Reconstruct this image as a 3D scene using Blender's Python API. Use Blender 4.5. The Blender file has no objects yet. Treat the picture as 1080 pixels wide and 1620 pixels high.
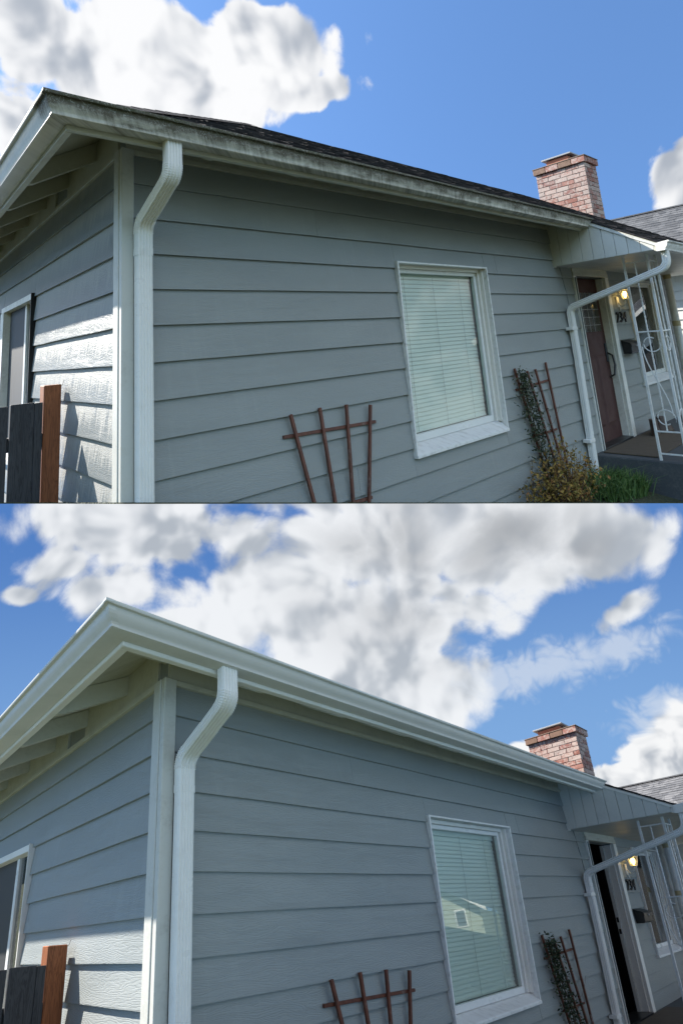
# The photograph is a stacked pair of views of one house (before / after new gutters).
# The place: a crest with an uphill plot (weathered house) above a downhill plot (renovated house),
# the courses and sills of each house running with the slope of its plot.
import bpy, bmesh, math, random
from mathutils import Vector, Matrix
R = math.radians
rnd = random.Random(7)
SC = bpy.context.scene
COL = SC.collection

# ------------------------------------------------------------------ camera, sky, sun, exposure
EYE = Vector((0, 0, 1.3))
cr = Vector((0.99642, 0.02361, -0.08117)); cd = Vector((-0.08453, 0.27831, -0.95677)); cf = Vector((0.0, 0.96020, 0.27931))
cam = bpy.data.cameras.new('camera'); camo = bpy.data.objects.new('camera', cam); COL.objects.link(camo)
cam.sensor_fit = 'HORIZONTAL'; cam.sensor_width = 36.0; cam.lens = 36 * 827.7 / 1080
cam.shift_y = -23 / 1080; cam.clip_start = 0.05; cam.clip_end = 3000
mw = Matrix.Identity(4)
for i in range(3):
    mw[i][0] = cr[i]; mw[i][1] = -cd[i]; mw[i][2] = -cf[i]; mw[i][3] = EYE[i]
camo.matrix_world = mw
SC.camera = camo
SC.cycles.max_bounces = 7; SC.cycles.diffuse_bounces = 3; SC.cycles.glossy_bounces = 3; SC.cycles.transparent_max_bounces = 10; SC.cycles.caustics_reflective = False; SC.cycles.caustics_refractive = False
SUN_AZ, SUN_EL = -76.0, 48.0
EXPOSURE = 2.1
SKY_STRENGTH = 0.057
SUN_STRENGTH = 2.8
SC.view_settings.view_transform = 'Standard'; SC.view_settings.look = 'None'
SC.view_settings.exposure = EXPOSURE; SC.view_settings.gamma = 1.0; SC.view_settings.use_curve_mapping = False
sl = bpy.data.lights.new('sun', 'SUN'); sl.energy = SUN_STRENGTH; sl.angle = R(0.6); sl.color = (1.0, 0.94, 0.85)
so = bpy.data.objects.new('sun', sl); COL.objects.link(so)
sdir = Vector((math.cos(R(SUN_EL)) * math.sin(R(SUN_AZ)), math.cos(R(SUN_EL)) * math.cos(R(SUN_AZ)), math.sin(R(SUN_EL))))
so.rotation_euler = sdir.to_track_quat('Z', 'Y').to_euler(); so.location = (-20, 5, 25)

def azel(px, py):                                   # compass bearing and height of a direction in the sky
    v = cr * ((px - 540) / 827.7) + cd * ((py - 787) / 827.7) + cf
    v.normalize()
    return math.atan2(v.x, v.y), math.asin(v.z)

# ------------------------------------------------------------------ node helper
class NB:
    def __init__(s, tree): s.t = tree; s.x = 0
    def n(s, typ, ins=(), **kw):
        nd = s.t.nodes.new(typ); s.x += 1; nd.location = (s.x * 40, 0)
        for k, v in kw.items(): setattr(nd, k, v)
        for k, v in (ins.items() if isinstance(ins, dict) else enumerate(ins)):
            if v is None: continue
            if isinstance(v, bpy.types.NodeSocket): s.t.links.new(v, nd.inputs[k])
            else: nd.inputs[k].default_value = v
        return nd
    def m(s, op, a, b=None, c=None, clamp=False):
        nd = s.n('ShaderNodeMath', (a, b, c), operation=op, use_clamp=clamp); return nd.outputs[0]
    def vm(s, op, a, b=None):
        nd = s.n('ShaderNodeVectorMath', (a, b), operation=op); return nd.outputs[0]
    def add(s, a, b): return s.m('ADD', a, b)
    def mul(s, a, b): return s.m('MULTIPLY', a, b)
    def sub(s, a, b): return s.m('SUBTRACT', a, b)
    def attr(s, name='loc'): return s.n('ShaderNodeAttribute', attribute_name=name).outputs['Vector']
    def rand(s): return s.n('ShaderNodeObjectInfo').outputs['Random']
    def sep(s, v): return s.n('ShaderNodeSeparateXYZ', (v,)).outputs
    def comb(s, x, y, z): return s.n('ShaderNodeCombineXYZ', (x, y, z)).outputs[0]
    def noise(s, v, scale=5, detail=4, rough=.55, dist=0.0, col=False):
        nd = s.n('ShaderNodeTexNoise', {'Vector': v, 'Scale': scale, 'Detail': detail, 'Roughness': rough, 'Distortion': dist})
        return nd.outputs['Color' if col else 'Fac']
    def ss(s, x, a, b, lo=0.0, hi=1.0):
        nd = s.n('ShaderNodeMapRange', {0: x, 1: a, 2: b, 3: lo, 4: hi}, interpolation_type='SMOOTHSTEP'); return nd.outputs[0]
    def mix(s, f, a, b, bt='MIX'):
        nd = s.n('ShaderNodeMix', data_type='RGBA', blend_type=bt)
        for k, v in ((0, f), (6, a), (7, b)):
            if isinstance(v, bpy.types.NodeSocket): s.t.links.new(v, nd.inputs[k])
            else: nd.inputs[k].default_value = v if k == 0 else (tuple(v) + (1,))[:4]
        return nd.outputs[2]
    def ramp(s, f, stops):
        nd = s.n('ShaderNodeValToRGB', (f,)); e = nd.color_ramp.elements
        while len(e) < len(stops): e.new(0.5)
        for el, (p, c) in zip(e, stops): el.position = p; el.color = (tuple(c) + (1,))[:4]
        return nd.outputs[0]
    def bump(s, h, strength=.3, dist=.002):
        return s.n('ShaderNodeBump', {'Height': h, 'Strength': strength, 'Distance': dist}).outputs[0]

def c3(r, g, b): return (r, g, b)
def srgb(r, g, b):
    f = lambda c: (c / 255 / 12.92) if c / 255 <= .04045 else ((c / 255 + .055) / 1.055) ** 2.4
    return (f(r), f(g), f(b))

MATS = {}
def material(name, fn=None, color=(.5, .5, .5), rough=.5, metal=0.0, spec=.5):
    m = bpy.data.materials.new(name); m.use_nodes = True; MATS[name] = m
    nb = NB(m.node_tree); bs = m.node_tree.nodes['Principled BSDF']
    bs.inputs['Roughness'].default_value = rough; bs.inputs['Metallic'].default_value = metal
    bs.inputs['Specular IOR Level'].default_value = spec
    bs.inputs['Base Color'].default_value = (*color, 1)
    if fn:
        out = fn(nb, bs) or {}
        for k, v in out.items():
            if isinstance(v, bpy.types.NodeSocket): m.node_tree.links.new(v, bs.inputs[k])
            else: bs.inputs[k].default_value = v
    return m

# ------------------------------------------------------------------ the world sky with drifting cumulus, plus unseen clouds added for their light
def cloud_field(nb, vec, az, el, blobs, amp, nscale, seed, warp=.12, bias=.15):
    """Cloud cover 0..1 and its sunlit shade, from cumulus bodies placed by bearing and height, eaten by noise."""
    v = nb.vm('ADD', vec, (seed, seed * .7, 1.3 * seed))
    w = nb.n('ShaderNodeTexNoise', {'Vector': v, 'Scale': nscale * .9, 'Detail': 1.0}).outputs['Color']
    w = nb.vm('MULTIPLY', nb.vm('SUBTRACT', w, (.5, .5, .5)), (warp, warp, warp))
    v2 = nb.vm('ADD', v, w)
    def puff(p):                                     # rounded billows over a fractal body
        a = nb.noise(p, nscale, 7, .6)
        vo = nb.n('ShaderNodeTexVoronoi', {'Vector': p, 'Scale': nscale * 2.1, 'Detail': 1.0, 'Roughness': .6, 'Lacunarity': 2.3}, feature='F1')
        return a, nb.add(nb.mul(a, .78), nb.mul(nb.sub(.95, vo.outputs['Distance']), .26))
    a1, f1 = puff(v2)
    a2 = nb.noise(nb.vm('ADD', v2, tuple(sdir * (.17 / nscale))), nscale, 3.5, .55)
    a1 = nb.noise(v2, nscale, 3.5, .55)
    field = None
    for (a0, e0, ra, re, rot, gain) in blobs:
        da = nb.sub(az, a0); de = nb.sub(el, e0)
        ca, sa = math.cos(rot), math.sin(rot)
        x = nb.mul(nb.add(nb.mul(da, ca), nb.mul(de, sa)), 1 / ra)
        y = nb.mul(nb.add(nb.mul(da, -sa), nb.mul(de, ca)), 1 / re)
        g = nb.mul(nb.sub(1.0, nb.m('SQRT', nb.add(nb.mul(x, x), nb.mul(y, y)))), gain)
        field = g if field is None else nb.m('SMOOTH_MAX', field, g, .15)
    dens = nb.add(field, nb.mul(nb.sub(f1, .5 - bias), amp))
    return dens, nb.sub(a1, a2), f1

def px_blob(x, y, rx, ry, rot=0, gain=1.0):
    a, e = azel(x, y); a2, _ = azel(x + rx, y); _, e2 = azel(x, y - ry)
    return (a, e, max(.02, abs(a2 - a)), max(.02, abs(e2 - e)), R(rot), gain)

wd = bpy.data.worlds.new('World'); SC.world = wd; wd.use_nodes = True
nb = NB(wd.node_tree); bg = wd.node_tree.nodes['Background']
sky = nb.n('ShaderNodeTexSky', sky_type='NISHITA', sun_disc=False, sun_elevation=R(SUN_EL), sun_rotation=R(SUN_AZ),
           altitude=50, air_density=1.0, dust_density=0.35, ozone_density=2.2)
gen = nb.n('ShaderNodeTexCoord').outputs['Generated']
sx, sy, sz = nb.sep(gen)
az = nb.m('ARCTAN2', sx, sy); el = nb.m('ARCSINE', sz)
blobs_up = [px_blob(110, 75, 230, 85), px_blob(300, 75, 190, 80), px_blob(400, 95, 150, 95), px_blob(250, 130, 230, 70), px_blob(480, 145, 95, 36), px_blob(395, 45, 100, 50),
            px_blob(20, 195, 90, 60, 0, .8), px_blob(1075, 285, 85, 62), px_blob(1130, 270, 90, 70), 
            (R(-75), R(30), R(28), R(9), 0, 1), (R(-120), R(40), R(22), R(10), 0, 1), (R(92), R(25), R(24), R(15), 0, 1.5),  # big cloud on the right is added out of view, to whiten the panes
            (R(95), R(38), R(24), R(9), 0, 1), (R(140), R(28), R(26), R(8), 0, 1), (R(170), R(42), R(50), R(18), 0, 1.2), (R(110), R(58), R(50), R(14), 0, 1.1), (R(-165), R(25), R(22), R(8), 0, 1), (R(60), R(62), R(30), R(9), 0, .9)]  # broad clouds overhead and behind the camera are added, unseen fill for the facades
dens, relief, f1 = cloud_field(nb, gen, az, el, blobs_up, 1.85, 6.5, 5.4, .10, .095)
cover = nb.ss(dens, .0, .20)
shade = nb.ss(nb.sub(nb.mul(relief, 3.4), nb.mul(dens, .30)), -.62, .06)
KW = 1 / (SKY_STRENGTH * 2 ** EXPOSURE)
ccol = nb.mix(shade, tuple(x * KW for x in (.44, .48, .54)), tuple(x * KW for x in (1.0, 1.0, 1.0)))
skyc = nb.mix(1.0, sky.outputs[0], (0.74, 0.94, 1.10), 'MULTIPLY')
wd.node_tree.links.new(nb.mix(nb.mul(cover, .97), skyc, ccol), bg.inputs[0])
bg.inputs[1].default_value = SKY_STRENGTH
wd.cycles.sampling_method = 'MANUAL'; wd.cycles.sample_map_resolution = 256

# ------------------------------------------------------------------ frames of the two plots
class Frame:
    def __init__(s, U, D, W, O, clip=None):
        s.M = Matrix((U, D, W)).transposed(); s.O = Vector(O) + EYE; s.clip = None
        if clip:                                     # ground plane of the terrace, through a point, in plot coordinates
            n, p = Vector(clip[0]), Vector(clip[1])
            nl = s.M.transposed() @ n; s.clip = (nl, n.dot(p - s.O))
    def P(s, v): return s.M @ Vector(v) + s.O
    def V(s, v): return s.M @ Vector(v)
SEAM_N = (0.0845, -0.2690, 0.9594)
UPPER = Frame((0.7588, 0.5787, 0.3617), (-0.6518, 0.6385, 0.4082), (0.0106, -0.1089, 1.0915), (-1.0640, 2.2676, 2.8239), (SEAM_N, EYE))
LOWER = Frame((0.6583, 0.8151, -0.3464), (-0.7540, 0.7742, -0.3220), (-0.0083, 0.0852, 0.8537), (-1.0052, 2.9040, -0.0679))
FLAT = Frame((1, 0, 0), (0, 1, 0), (0, 0, 1), -EYE)

WP = {}
def tag(o, label=None, cat=None, group=None, kind=None):
    if label: o['label'] = label
    if cat: o['category'] = cat
    if group: o['group'] = group
    if kind: o['kind'] = kind
    return o
def attach(o, wpos, parent=None):
    wpos = Vector(wpos); COL.objects.link(o); WP[o.name] = wpos.copy()
    if parent is not None: o.parent = parent; o.location = wpos - WP[parent.name]
    else: o.location = wpos
    return o
def empty(name, wpos, parent=None):
    o = bpy.data.objects.new(name, None); o.empty_display_size = .2
    return attach(o, wpos, parent)
def copy_mesh(src, wpos, parent):
    o = src.copy(); return attach(o, wpos, parent)

class MB:
    """Collects shapes in plot coordinates (u along the front, d into the house, w up) and links them as one mesh."""
    def __init__(s): s.v = []; s.f = []
    def pts(s, vs, fs):
        k = len(s.v); s.v += [tuple(x) for x in vs]; s.f += [tuple(k + i for i in f) for f in fs]; return s
    def box(s, u0, u1, d0, d1, w0, w1):
        return s.pts([(u0, d0, w0), (u1, d0, w0), (u1, d1, w0), (u0, d1, w0), (u0, d0, w1), (u1, d0, w1), (u1, d1, w1), (u0, d1, w1)],
                     [(0, 3, 2, 1), (4, 5, 6, 7), (0, 1, 5, 4), (1, 2, 6, 5), (2, 3, 7, 6), (3, 0, 4, 7)])
    def loft(s, rings, caps=True, close=True):
        n = len(rings[0]); k = len(s.v)
        for r in rings: s.v += [tuple(p) for p in r]
        for a in range(len(rings) - 1):
            for i in range(n if close else n - 1):
                j = (i + 1) % n
                s.f.append((k + a * n + i, k + a * n + j, k + (a + 1) * n + j, k + (a + 1) * n + i))
        if caps: s.f.append(tuple(k + i for i in range(n))[::-1]); s.f.append(tuple(k + (len(rings) - 1) * n + i for i in range(n)))
        return s
    def sweep(s, path, sec, side, scale=None):
        """sec: list of (a, b): a along `side`, b along the normal of path and side."""
        side = Vector(side).normalized(); P = [Vector(p) for p in path]; rings = []
        for i, p in enumerate(P):
            t = ((P[min(i + 1, len(P) - 1)] - P[max(i - 1, 0)])).normalized()
            sd = (side - t * side.dot(t)).normalized(); nn = sd.cross(t)
            k = scale[i] if scale else 1
            rings.append([p + sd * a * k + nn * b * k for a, b in sec])
        return s.loft(rings)
    def tube(s, path, r, n=8, side=None):
        P = [Vector(p) for p in path]; t = (P[-1] - P[0])
        side = side or ((0, 0, 1) if abs(t.normalized().z) < .8 else (1, 0, 0))
        rr = r if isinstance(r, (list, tuple)) else [r] * len(P)
        return s.sweep(P, [(math.cos(2 * math.pi * i / n), math.sin(2 * math.pi * i / n)) for i in range(n)], side, rr)
    def bar(s, a, b, wd, th, side=(1, 0, 0)):
        return s.sweep([a, b], [(-wd / 2, -th / 2), (wd / 2, -th / 2), (wd / 2, th / 2), (-wd / 2, th / 2)], side)
    def build(s, name, mat, parent, fr, anchor=None, smooth=False, bevel=0.0, kind=None, recalc=True, sub=0):
        bm = bmesh.new()
        bv = [bm.verts.new(p) for p in s.v]
        for f in s.f:
            try: bm.faces.new([bv[i] for i in f])
            except ValueError: pass
        if recalc: bmesh.ops.recalc_face_normals(bm, faces=bm.faces)
        if bevel: bmesh.ops.bevel(bm, geom=[e for e in bm.edges if e.is_manifold and e.calc_face_angle(0) > .5], offset=bevel, segments=1, affect='EDGES', clamp_overlap=True)
        if fr.clip:
            n, c = fr.clip
            if any(n.dot(v.co) < c for v in bm.verts):
                bmesh.ops.bisect_plane(bm, geom=bm.verts[:] + bm.edges[:] + bm.faces[:], plane_co=n * (c / n.length_squared), plane_no=n, clear_inner=True)
                if not bm.faces: bm.free(); return None
        if anchor is None:
            anchor = Vector((0, 0, 0))
            for v in bm.verts: anchor += v.co
            anchor /= len(bm.verts)
        anchor = Vector(anchor)
        me = bpy.data.meshes.new(name)
        loc = [tuple(v.co) for v in bm.verts]
        for v in bm.verts: v.co = fr.M @ (v.co - anchor)
        bm.to_mesh(me); bm.free()
        at = me.attributes.new('loc', 'FLOAT_VECTOR', 'POINT')
        at.data.foreach_set('vector', [x for p in loc for x in p])
        if smooth: me.shade_smooth(); me.set_sharp_from_angle(angle=R(38))
        me.materials.append(MATS[mat] if isinstance(mat, str) else mat)
        o = bpy.data.objects.new(name, me)
        attach(o, fr.P(anchor), parent)
        if kind: o['kind'] = kind
        return o

# ------------------------------------------------------------------ materials
def grain_height(nb, along, w, rnd_):
    """Embossed cedar grain of hardboard siding."""
    off = nb.mul(rnd_, 31.0)
    v = nb.comb(nb.add(nb.mul(along, 1.0), off), nb.mul(off, 2.0), nb.mul(w, 5.0))
    warp = nb.noise(v, 1.6, 3, .5)
    ph = nb.add(nb.mul(w, 260.0), nb.mul(warp, 62.0))
    ph = nb.add(ph, nb.mul(nb.noise(nb.comb(nb.add(nb.mul(along, 9.0), off), 0.0, nb.mul(w, 60.0)), 1.0, 3), 7.0))
    rid = nb.m('POWER', nb.m('ABSOLUTE', nb.m('SINE', ph)), .6)
    fine = nb.noise(nb.comb(nb.add(nb.mul(along, 22.0), off), 0.0, nb.mul(w, 240.0)), 1.0, 3, .6)
    return nb.add(nb.mul(rid, .55), nb.mul(fine, .8))

def siding(nb, bs, wet=False):
    l = nb.attr(); x, y, z = nb.sep(l); rd = nb.rand()
    along = nb.add(x, y)
    h = grain_height(nb, along, z, rd)
    big = nb.noise(nb.comb(nb.add(nb.mul(along, .9), nb.mul(rd, 9.0)), 0.0, nb.mul(z, 2.2)), 1.3, 5, .6)
    col = nb.mix(nb.ss(big, .3, .72), (.262, .285, .284), (.306, .328, .326))
    col = nb.mix(nb.mul(nb.ss(rd, 0, 1), .35), col, (.286, .308, .308))
    # rain-washed dust and faint runs, thin and vertical
    run = nb.noise(nb.comb(nb.mul(along, 26.0), rd, nb.mul(z, 1.6)), 1.0, 4, .6)
    patch = nb.noise(nb.comb(nb.mul(along, 1.1), rd, nb.mul(z, 1.1)), 1.0, 3)
    col = nb.mix(nb.mul(nb.ss(nb.mul(run, patch), .28, .48), .22), col, (.40, .42, .42))
    o = {'Base Color': col, 'Normal': nb.bump(h, .6, .0026)}
    o['Roughness'] = nb.ss(big, .2, .8, .42, .56)
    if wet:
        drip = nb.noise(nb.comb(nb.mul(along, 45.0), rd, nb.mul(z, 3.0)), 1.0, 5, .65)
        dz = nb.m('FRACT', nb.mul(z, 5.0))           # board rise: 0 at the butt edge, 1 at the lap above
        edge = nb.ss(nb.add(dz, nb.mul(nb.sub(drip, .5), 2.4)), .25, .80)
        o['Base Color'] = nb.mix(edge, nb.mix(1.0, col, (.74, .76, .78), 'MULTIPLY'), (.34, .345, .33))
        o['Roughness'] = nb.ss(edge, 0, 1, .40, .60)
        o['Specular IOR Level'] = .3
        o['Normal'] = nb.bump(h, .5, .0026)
    return o
material('siding', lambda nb, bs: siding(nb, bs))
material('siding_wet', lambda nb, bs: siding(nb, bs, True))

def painted(base, dirt, amount=.5, scale=6, rough=.45, streak=False, bump=.15):
    def fn(nb, bs):
        l = nb.attr(); x, y, z = nb.sep(l); rd = nb.mul(nb.rand(), 10.0)
        al = nb.add(x, y)
        v = nb.comb(nb.add(nb.mul(al, 4.0 if streak else 1.0), rd), nb.mul(y, .3), nb.mul(z, .5 if streak else 1.0))
        n1 = nb.noise(v, scale, 6, .62); n2 = nb.noise(l, scale * 9, 4, .6)
        f = nb.ss(nb.add(nb.mul(n1, .7), nb.mul(n2, .3)), .46, .72)
        return {'Base Color': nb.mix(nb.mul(f, amount), base, dirt), 'Roughness': nb.ss(n1, .3, .7, rough - .06, rough + .12), 'Normal': nb.bump(n2, bump, .0015)}
    return fn
material('trim_white', painted((.80, .79, .75), (.46, .44, .38), .6, 5))
material('corner_paint', painted((.58, .58, .54), (.40, .39, .35), .6, 6))
material('trim_clean', painted((.83, .81, .765), (.66, .64, .59), .4, 5))
material('sill_paint', painted((.80, .80, .79), (.34, .32, .30), .5, 22, .5, False, .5))
material('cream', painted((.56, .55, .47), (.38, .37, .31), .6, 4))
material('downspout_white', painted((.84, .835, .815), (.62, .60, .56), .3, 7, .32, False, .05))
material('pale_panel', painted((.66, .66, .62), (.52, .52, .49), .6, 4))
material('iron_white', painted((.80, .80, .79), (.40, .36, .31), .5, 14, .4))

def dirty_gutter(nb, bs):
    l = nb.attr(); x, y, z = nb.sep(l); al = nb.sub(x, y)
    st = nb.noise(nb.comb(nb.mul(al, 42.0), 0.0, nb.mul(z, 7.0)), 1.0, 6, .65)
    blot = nb.noise(nb.comb(nb.mul(al, 6.0), 2.0, nb.mul(z, 18.0)), 1.0, 6, .65, .6)
    top = nb.ss(z, -.090, -.020)                     # grime hangs from the lip downwards in runs
    g = nb.ss(nb.add(nb.add(nb.mul(st, .55), nb.mul(blot, .75)), nb.mul(top, .30)), .46, .90)
    front = nb.ss(nb.mul(y, -1.0), .30, .38)
    g = nb.mul(g, nb.add(.2, nb.mul(front, .8)))
    col = nb.mix(g, (.60, .58, .51), (.105, .092, .066))
    moss = nb.mul(nb.ss(nb.noise(nb.comb(nb.mul(al, 9.0), 5.0, nb.mul(z, 60.0)), 1.0, 5, .7), .43, .56), nb.mul(nb.ss(z, -.055, -.024), front))
    col = nb.mix(nb.mul(moss, .85), col, (.062, .066, .030))
    worm = nb.noise(nb.comb(nb.mul(al, 20.0), 0.0, nb.mul(z, 22.0)), 1.0, 2, .5, 2.5)
    ln = nb.ss(nb.m('ABSOLUTE', nb.sub(worm, .5)), .0, .022, 1.0, 0.0)
    col = nb.mix(nb.mul(nb.mul(ln, .55), nb.ss(g, .2, .6)), col, (.60, .60, .56))
    return {'Base Color': col, 'Roughness': nb.ss(g, 0, 1, .36, .75), 'Normal': nb.bump(nb.add(st, moss), .3, .002)}
material('gutter_dirty', dirty_gutter)
material('gutter_clean', painted((.66, .65, .615), (.52, .51, .475), .35, 3, .34, False, .05))
material('gutter_flashing', painted((.66, .66, .63), (.20, .19, .15), .8, 12))

def shingle(dark, light):
    def fn(nb, bs):
        l = nb.attr(); n = nb.noise(l, 160, 2); n2 = nb.noise(l, 7, 4)
        x, y, z = nb.sep(l)
        vo = nb.n('ShaderNodeTexVoronoi', {'Vector': nb.comb(nb.mul(x, 5.5), nb.mul(y, 5.5), nb.mul(z, 3.0)), 'Scale': 1.0}).outputs['Color']
        t = nb.n('ShaderNodeSeparateColor', (vo,)).outputs[0]
        f = nb.add(nb.mul(n, .35), nb.add(nb.mul(n2, .3), nb.mul(t, .4)))
        return {'Base Color': nb.mix(nb.ss(f, .3, .75), dark, light), 'Roughness': .95, 'Specular IOR Level': .12, 'Normal': nb.bump(n, .6, .003)}
    return fn
material('shingle_dark', shingle((.020, .019, .022), (.062, .058, .062)))
material('shingle_grey', shingle((.085, .088, .096), (.150, .152, .160)))

def brickm(nb, bs):
    rd = nb.rand(); l = nb.attr(); v = nb.vm('ADD', l, nb.comb(nb.mul(rd, 17.0), nb.mul(rd, 5.0), nb.mul(rd, 9.0)))
    n = nb.noise(v, 26, 5, .65); n2 = nb.noise(v, 9, 4, .6)
    base = nb.ramp(rd, [(0, (.24, .090, .068)), (.3, (.28, .115, .088)), (.55, (.32, .155, .125)), (.8, (.20, .085, .075)), (1, (.31, .18, .15))])
    w = nb.ss(nb.add(nb.mul(n, .55), nb.add(nb.mul(n2, .35), nb.mul(nb.m('FRACT', nb.mul(rd, 7.3)), .22))), .45, .62)
    col = nb.mix(nb.mul(w, .64), base, (.50, .45, .41))
    dk = nb.ss(nb.noise(v, 60, 3), .62, .72)
    return {'Base Color': nb.mix(nb.mul(dk, .5), col, (.12, .05, .045)), 'Roughness': .85, 'Normal': nb.bump(n, .6, .006)}
material('brick', brickm)
material('mortar', painted((.30, .27, .25), (.18, .16, .15), .6, 20, .9, False, .5))
material('cap_concrete', painted((.15, .105, .080), (.075, .058, .045), .7, 14, .85, False, .6))
material('cap_brick_stained', painted((.20, .12, .085), (.10, .07, .05), .8, 18, .85, False, .6))
material('flue_clay', painted((.46, .16, .09), (.26, .10, .07), .6, 10, .7))
material('galvanised', painted((.30, .31, .33), (.16, .17, .18), .5, 9, .4))
material('door_brown', painted((.060, .014, .010), (.040, .011, .009), .6, 4, .65, False, .1))
material('black_metal', painted((.016, .016, .017), (.03, .03, .03), .5, 8, .35))
material('screen_mesh', color=(.045, .047, .050), rough=.65)
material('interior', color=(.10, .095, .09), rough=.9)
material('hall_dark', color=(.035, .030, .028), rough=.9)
material('concrete_dark', painted((.070, .078, .086), (.20, .20, .19), .5, 7, .75, False, .5))
material('mat_brown', painted((.115, .090, .066), (.07, .055, .045), .6, 40, .95, False, .6))
material('vinyl_white', painted((.80, .81, .80), (.68, .69, .68), .4, 5, .3, False, .03))
material('blind', color=(.86, .87, .84), rough=.45)
material('cable_grey', color=(.20, .22, .22), rough=.6)
material('pvc', painted((.84, .84, .82), (.55, .56, .56), .4, 5, .3, False, .03))
material('coupling_tan', color=(.55, .47, .28), rough=.5)
material('leather', color=(.060, .030, .020), rough=.45)
material('number_iron', color=(.028, .030, .032), rough=.45)

def woodm(a, b, sc=1.0, rough=.7):
    def fn(nb, bs):
        l = nb.attr(); x, y, z = nb.sep(l); rd = nb.mul(nb.rand(), 20.0)
        v = nb.comb(nb.add(nb.mul(x, 26.0 * sc), rd), nb.add(nb.mul(y, 26.0 * sc), rd), nb.mul(z, 1.7 * sc))
        w = nb.noise(v, 1.0, 5, .6, .8); r2 = nb.m('ABSOLUTE', nb.m('SINE', nb.mul(w, 34.0)))
        f = nb.add(nb.mul(w, .6), nb.mul(r2, .4))
        return {'Base Color': nb.mix(nb.ss(f, .2, .85), a, b), 'Roughness': rough, 'Normal': nb.bump(f, .5, .002)}
    return fn
material('fence_stain', woodm((.016, .017, .022), (.050, .052, .060)))
material('cedar', woodm((.16, .048, .016), (.34, .115, .042)))
def trellis_wood(nb, bs):
    l = nb.attr(); x, y, z = nb.sep(l); n = nb.noise(nb.comb(nb.mul(x, 40.0), nb.mul(y, 40.0), nb.mul(z, 9.0)), 1.0, 5, .65)
    wear = nb.ss(nb.noise(nb.comb(nb.mul(x, 25.0), nb.mul(y, 25.0), nb.mul(z, 7.0)), 1.0, 4, .7), .60, .66)
    low = nb.ss(z, -2.05, -2.35)
    col = nb.mix(nb.ss(n, .3, .7), (.085, .026, .014), (.165, .052, .028))
    return {'Base Color': nb.mix(nb.mul(wear, nb.add(.25, nb.mul(low, .6))), col, (.36, .31, .27)), 'Roughness': .6, 'Normal': nb.bump(n, .4, .002)}
material('trellis_wood', trellis_wood)

def leafm(cols, trans=.25):
    def fn(nb, bs):
        l = nb.attr('tint'); x, y, z = nb.sep(l)
        return {'Base Color': nb.ramp(x, cols), 'Roughness': .55, 'Specular IOR Level': .35, 'Transmission Weight': 0.0, 'Subsurface Weight': 0.0}
    return fn
material('vine_leaf', leafm([(0, (.018, .030, .016)), (.6, (.040, .060, .028)), (1, (.085, .10, .05))]))
material('shrub_leaf', leafm([(0, (.10, .075, .018)), (.35, (.30, .19, .04)), (.65, (.44, .27, .055)), (.85, (.22, .20, .04)), (1, (.46, .18, .06))]))
material('grass_blade', leafm([(0, (.035, .085, .018)), (.5, (.075, .16, .032)), (1, (.16, .24, .06))]))
material('tree_leaf', leafm([(0, (.06, .09, .03)), (.5, (.09, .125, .04)), (1, (.13, .16, .06))]))
material('bark', color=(.09, .065, .045), rough=.9)
material('twig', color=(.10, .055, .03), rough=.8)

def lawn(nb, bs):
    p = nb.n('ShaderNodeNewGeometry').outputs['Position']
    n = nb.noise(p, 1.2, 5); n2 = nb.noise(p, 40, 3)
    return {'Base Color': nb.mix(nb.ss(nb.add(nb.mul(n, .6), nb.mul(n2, .4)), .35, .65), (.036, .045, .022), (.072, .080, .042)), 'Roughness': .9, 'Normal': nb.bump(n2, .8, .03)}
material('lawn', lawn)
def asphaltm(nb, bs):
    p = nb.n('ShaderNodeNewGeometry').outputs['Position']; n = nb.noise(p, 90, 3); n2 = nb.noise(p, .8, 4)
    return {'Base Color': nb.mix(nb.add(nb.mul(n, .6), nb.mul(n2, .4)), (.035, .035, .037), (.085, .083, .080)), 'Roughness': .9, 'Normal': nb.bump(n, .5, .006)}
material('asphalt', asphaltm)
material('pavement', painted((.34, .33, .31), (.22, .21, .19), .5, 3, .9))

def glassm(name, tint, ior=1.55, gain=1.0):
    m = bpy.data.materials.new(name); m.use_nodes = True; MATS[name] = m; t = m.node_tree; nb = NB(t)
    t.nodes.remove(t.nodes['Principled BSDF'])
    ge = nb.n('ShaderNodeNewGeometry'); dt = nb.n('ShaderNodeVectorMath', (ge.outputs['Incoming'], ge.outputs['Normal']), operation='DOT_PRODUCT').outputs['Value']
    f0 = ((ior - 1) / (ior + 1)) ** 2                 # Schlick, the same from either side of the pane
    fr = nb.add(f0, nb.mul(1 - f0, nb.m('POWER', nb.sub(1.0, nb.m('ABSOLUTE', dt)), 5.0)))
    fac = nb.m('MULTIPLY', fr, gain, clamp=True)
    mx = nb.n('ShaderNodeMixShader', {0: fac})
    tr = nb.n('ShaderNodeBsdfTransparent', {0: (*tint, 1)}); gl = nb.n('ShaderNodeBsdfGlossy', {'Roughness': .004})
    t.links.new(tr.outputs[0], mx.inputs[1]); t.links.new(gl.outputs[0], mx.inputs[2])
    t.links.new(mx.outputs[0], t.nodes['Material Output'].inputs[0])
glassm('glass', (.945, .995, .970), 1.58, 1.7)
glassm('glass_dark', (.60, .64, .64), 1.6, 1.6)
def emitm(name, col, strength):
    m = bpy.data.materials.new(name); m.use_nodes = True; MATS[name] = m; t = m.node_tree
    t.nodes.remove(t.nodes['Principled BSDF']); nb = NB(t)
    e = nb.n('ShaderNodeEmission', {0: (*col, 1), 1: strength}); t.links.new(e.outputs[0], t.nodes['Material Output'].inputs[0])
emitm('bulb_glow', (1.0, .62, .18), 2.6)
material('amber_glass', color=(.75, .50, .22), rough=.25)

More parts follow.
